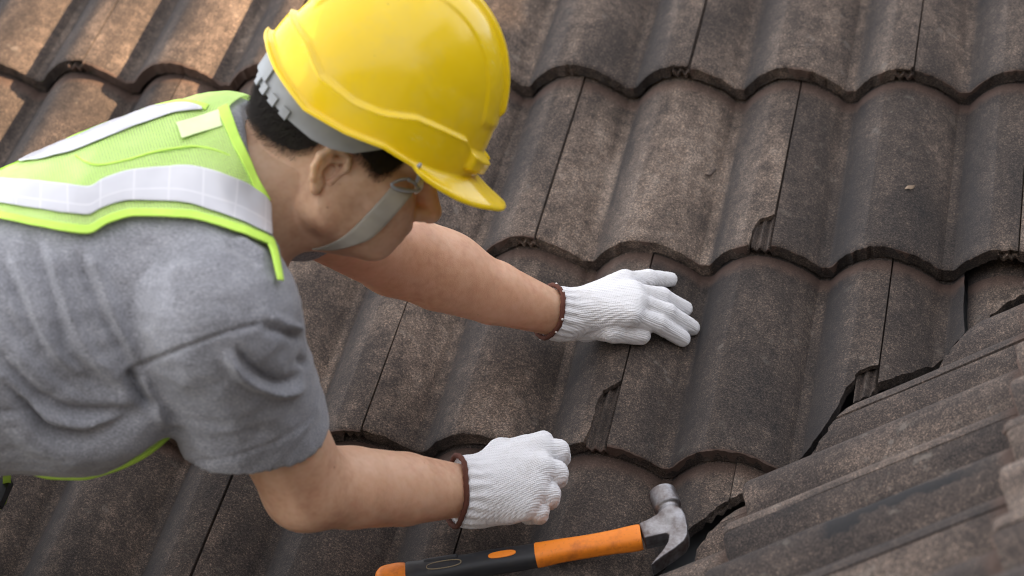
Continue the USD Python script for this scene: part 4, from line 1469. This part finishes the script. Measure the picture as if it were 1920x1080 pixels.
def handle(sections, mat, name, cap=True, parent=None):
    """loft of rounded sections: (px, py, half width, half height)"""
    S = curve(np.array([[x, y, a, b] for x, y, a, b in sections]) * [1, 1, 1e4, 1e4], 40) / [1, 1, 1e4, 1e4]
    C_ = np.array([at(x, y, HANDLE_N) for x, y, _, _ in S])
    T = np.gradient(C_, axis=0); T /= np.linalg.norm(T, axis=1, keepdims=True)
    up = np.array([0, 0, 1.]); sdv = np.cross(up, T)
    th = np.linspace(0, 2 * np.pi, 36, endpoint=False)
    e = 2 / 2.7
    cx_, sx_ = np.sign(np.cos(th)) * np.abs(np.cos(th)) ** e, np.sign(np.sin(th)) * np.abs(np.sin(th)) ** e
    P = C_[:, None] + cx_[None, :, None] * (S[:, 2])[:, None, None] * sdv[:, None] + sx_[None, :, None] * S[:, 3][:, None, None] * up
    n, m = P.shape[:2]
    i = np.arange(n * m).reshape(n, m); j = np.roll(i, -1, 1)
    q = np.stack([i[:-1], i[1:], j[1:], j[:-1]], -1).reshape(-1, 4)
    tri = np.vstack([q[:, [0, 1, 2]], q[:, [0, 2, 3]]])
    V = np.vstack([P.reshape(-1, 3), C_[0], C_[-1]])
    k = n * m
    tri = np.vstack([tri, [[k, i[0, (a + 1) % m], i[0, a]] for a in range(m)], [[k + 1, i[-1, a], i[-1, (a + 1) % m]] for a in range(m)]])
    t = trimesh.Trimesh(V, tri[:, ::-1], process=False)
    return part(name, t, mat, parent if parent is not None else hammer, 40)


HANDLE_N = HTOP - HZ
handle([(1003, 1041.5, .0126, .0112), (1008, 1041, .0136, .0122), (1050, 1033, .0126, .0115), (1100, 1025, .0122, .0112), (1150, 1016.5, .0128, .0115), (1190, 1009.5, .0142, .0125), (1200, 1007.5, .0140, .0122), (1203, 1007, .0130, .0112)], M_ORANGE, 'neck_sleeve')
grip = handle([(764, 1079, .0140, .0128), (768, 1078.5, .0146, .0133), (810, 1073, .0140, .0130), (850, 1066.5, .0138, .0126), (880, 1061.5, .0128, .0122), (920, 1055, .0136, .0124), (975, 1047, .0134, .0121), (1005, 1042, .0132, .0118)], M_RUBBER, 'grip')
butt = handle([(706, 1090, .004, .004), (710, 1089, .010, .010), (722, 1087, .0150, .0135), (745, 1083, .0160, .0138), (764, 1079.5, .0138, .0124)], M_ORANGE, 'butt_cap')


def oval(px, py, L, w, hh, n=40):
    """points of an oval on the handle's top"""
    c = at(px, py, hh)
    t = (at(px + 30, py - 4.9, hh) - c); t[2] = 0; t /= np.linalg.norm(t); s = np.cross([0, 0, 1], t)
    a = np.linspace(0, 2 * np.pi, n, endpoint=False)
    e = .8
    return c + np.sign(np.cos(a))[:, None] * (np.abs(np.cos(a)) ** e * L)[:, None] * t + np.sign(np.sin(a))[:, None] * (np.abs(np.sin(a)) ** e * w)[:, None] * s


def disc(ring, th, up=np.array([0, 0, 1.])):
    c = ring.mean(0); n = len(ring)
    V = np.vstack([ring - up * th, ring, c + up * th * .3, c - up * th])
    F = []
    for i in range(n):
        j = (i + 1) % n
        F += [[i, j, n + j], [i, n + j, n + i], [n + i, n + j, 2 * n], [j, i, 2 * n + 1]]
    return trimesh.Trimesh(V, F, process=False)


part('inlay', disc(oval(941, 1038.5, .0155, .0044, HANDLE_N + .0128), .003), M_ORANGE, grip, 40)
M_TAN = simple('tan_print', (.22, .17, .10), .6)
part('slot_outline', tube(oval(832, 1058, .0195, .0048, HANDLE_N + .0127), .0006, 6, True), M_TAN, grip, True)
part('ridge', tube(curve([at(x, y, HANDLE_N + .0105) for x, y in ((795, 1053.5), (830, 1047.5), (858, 1043.5))], 20), .0030, 10), M_RUBBER, grip, True)
part('hanging_ring', tube(oval(727, 1070, .0065, .0050, HANDLE_N + .0115), .0014, 8, True), M_ORANGE, butt, True)
part('hanging_hole', disc(oval(727, 1070, .0038, .0030, HANDLE_N + .0128), .002), simple('dark_orange', (.30, .06, .015), .7), butt, 40)

# ------------------------------------------------------------------ scraps on the tiles
M_LEAF = simple('dry_leaf', (.26, .19, .13), .8)
M_TWIG = simple('dark_twig', (.05, .035, .028), .9)
tw = thing('twig', rest(1332, 323, .001), label='tiny dark curled twig on the tile above the far glove', category='twig')
part('stem', tube(curve([rest(x, y, .001, l) for x, y, l in ((1322, 327, .0), (1330, 329, .002), (1337, 323, .005), (1341, 318, .003))], 20), np.linspace(.0012, .0022, 20), 7), M_TWIG, tw, True)
lf = thing('dry_leaf', rest(1706, 351, .001), label='small pale dry leaf scrap on the tile at upper right', category='leaf')
lp = curve([rest(x, y, .001, l) for x, y, l in ((1697, 354, .0), (1703, 351, .004), (1709, 351, .005), (1716, 347, .003))], 14)
wd = .0022 * np.sin(np.linspace(.25, np.pi - .1, 14)) + .0003
part('blade', sheet(np.stack([lp - np.array([0, 1, .3]) * wd[:, None], lp + np.array([0, 1, .3]) * wd[:, None]], 1), np.tile([0., 0, 1], (14, 2, 1)), .0006), M_LEAF, lf, True)
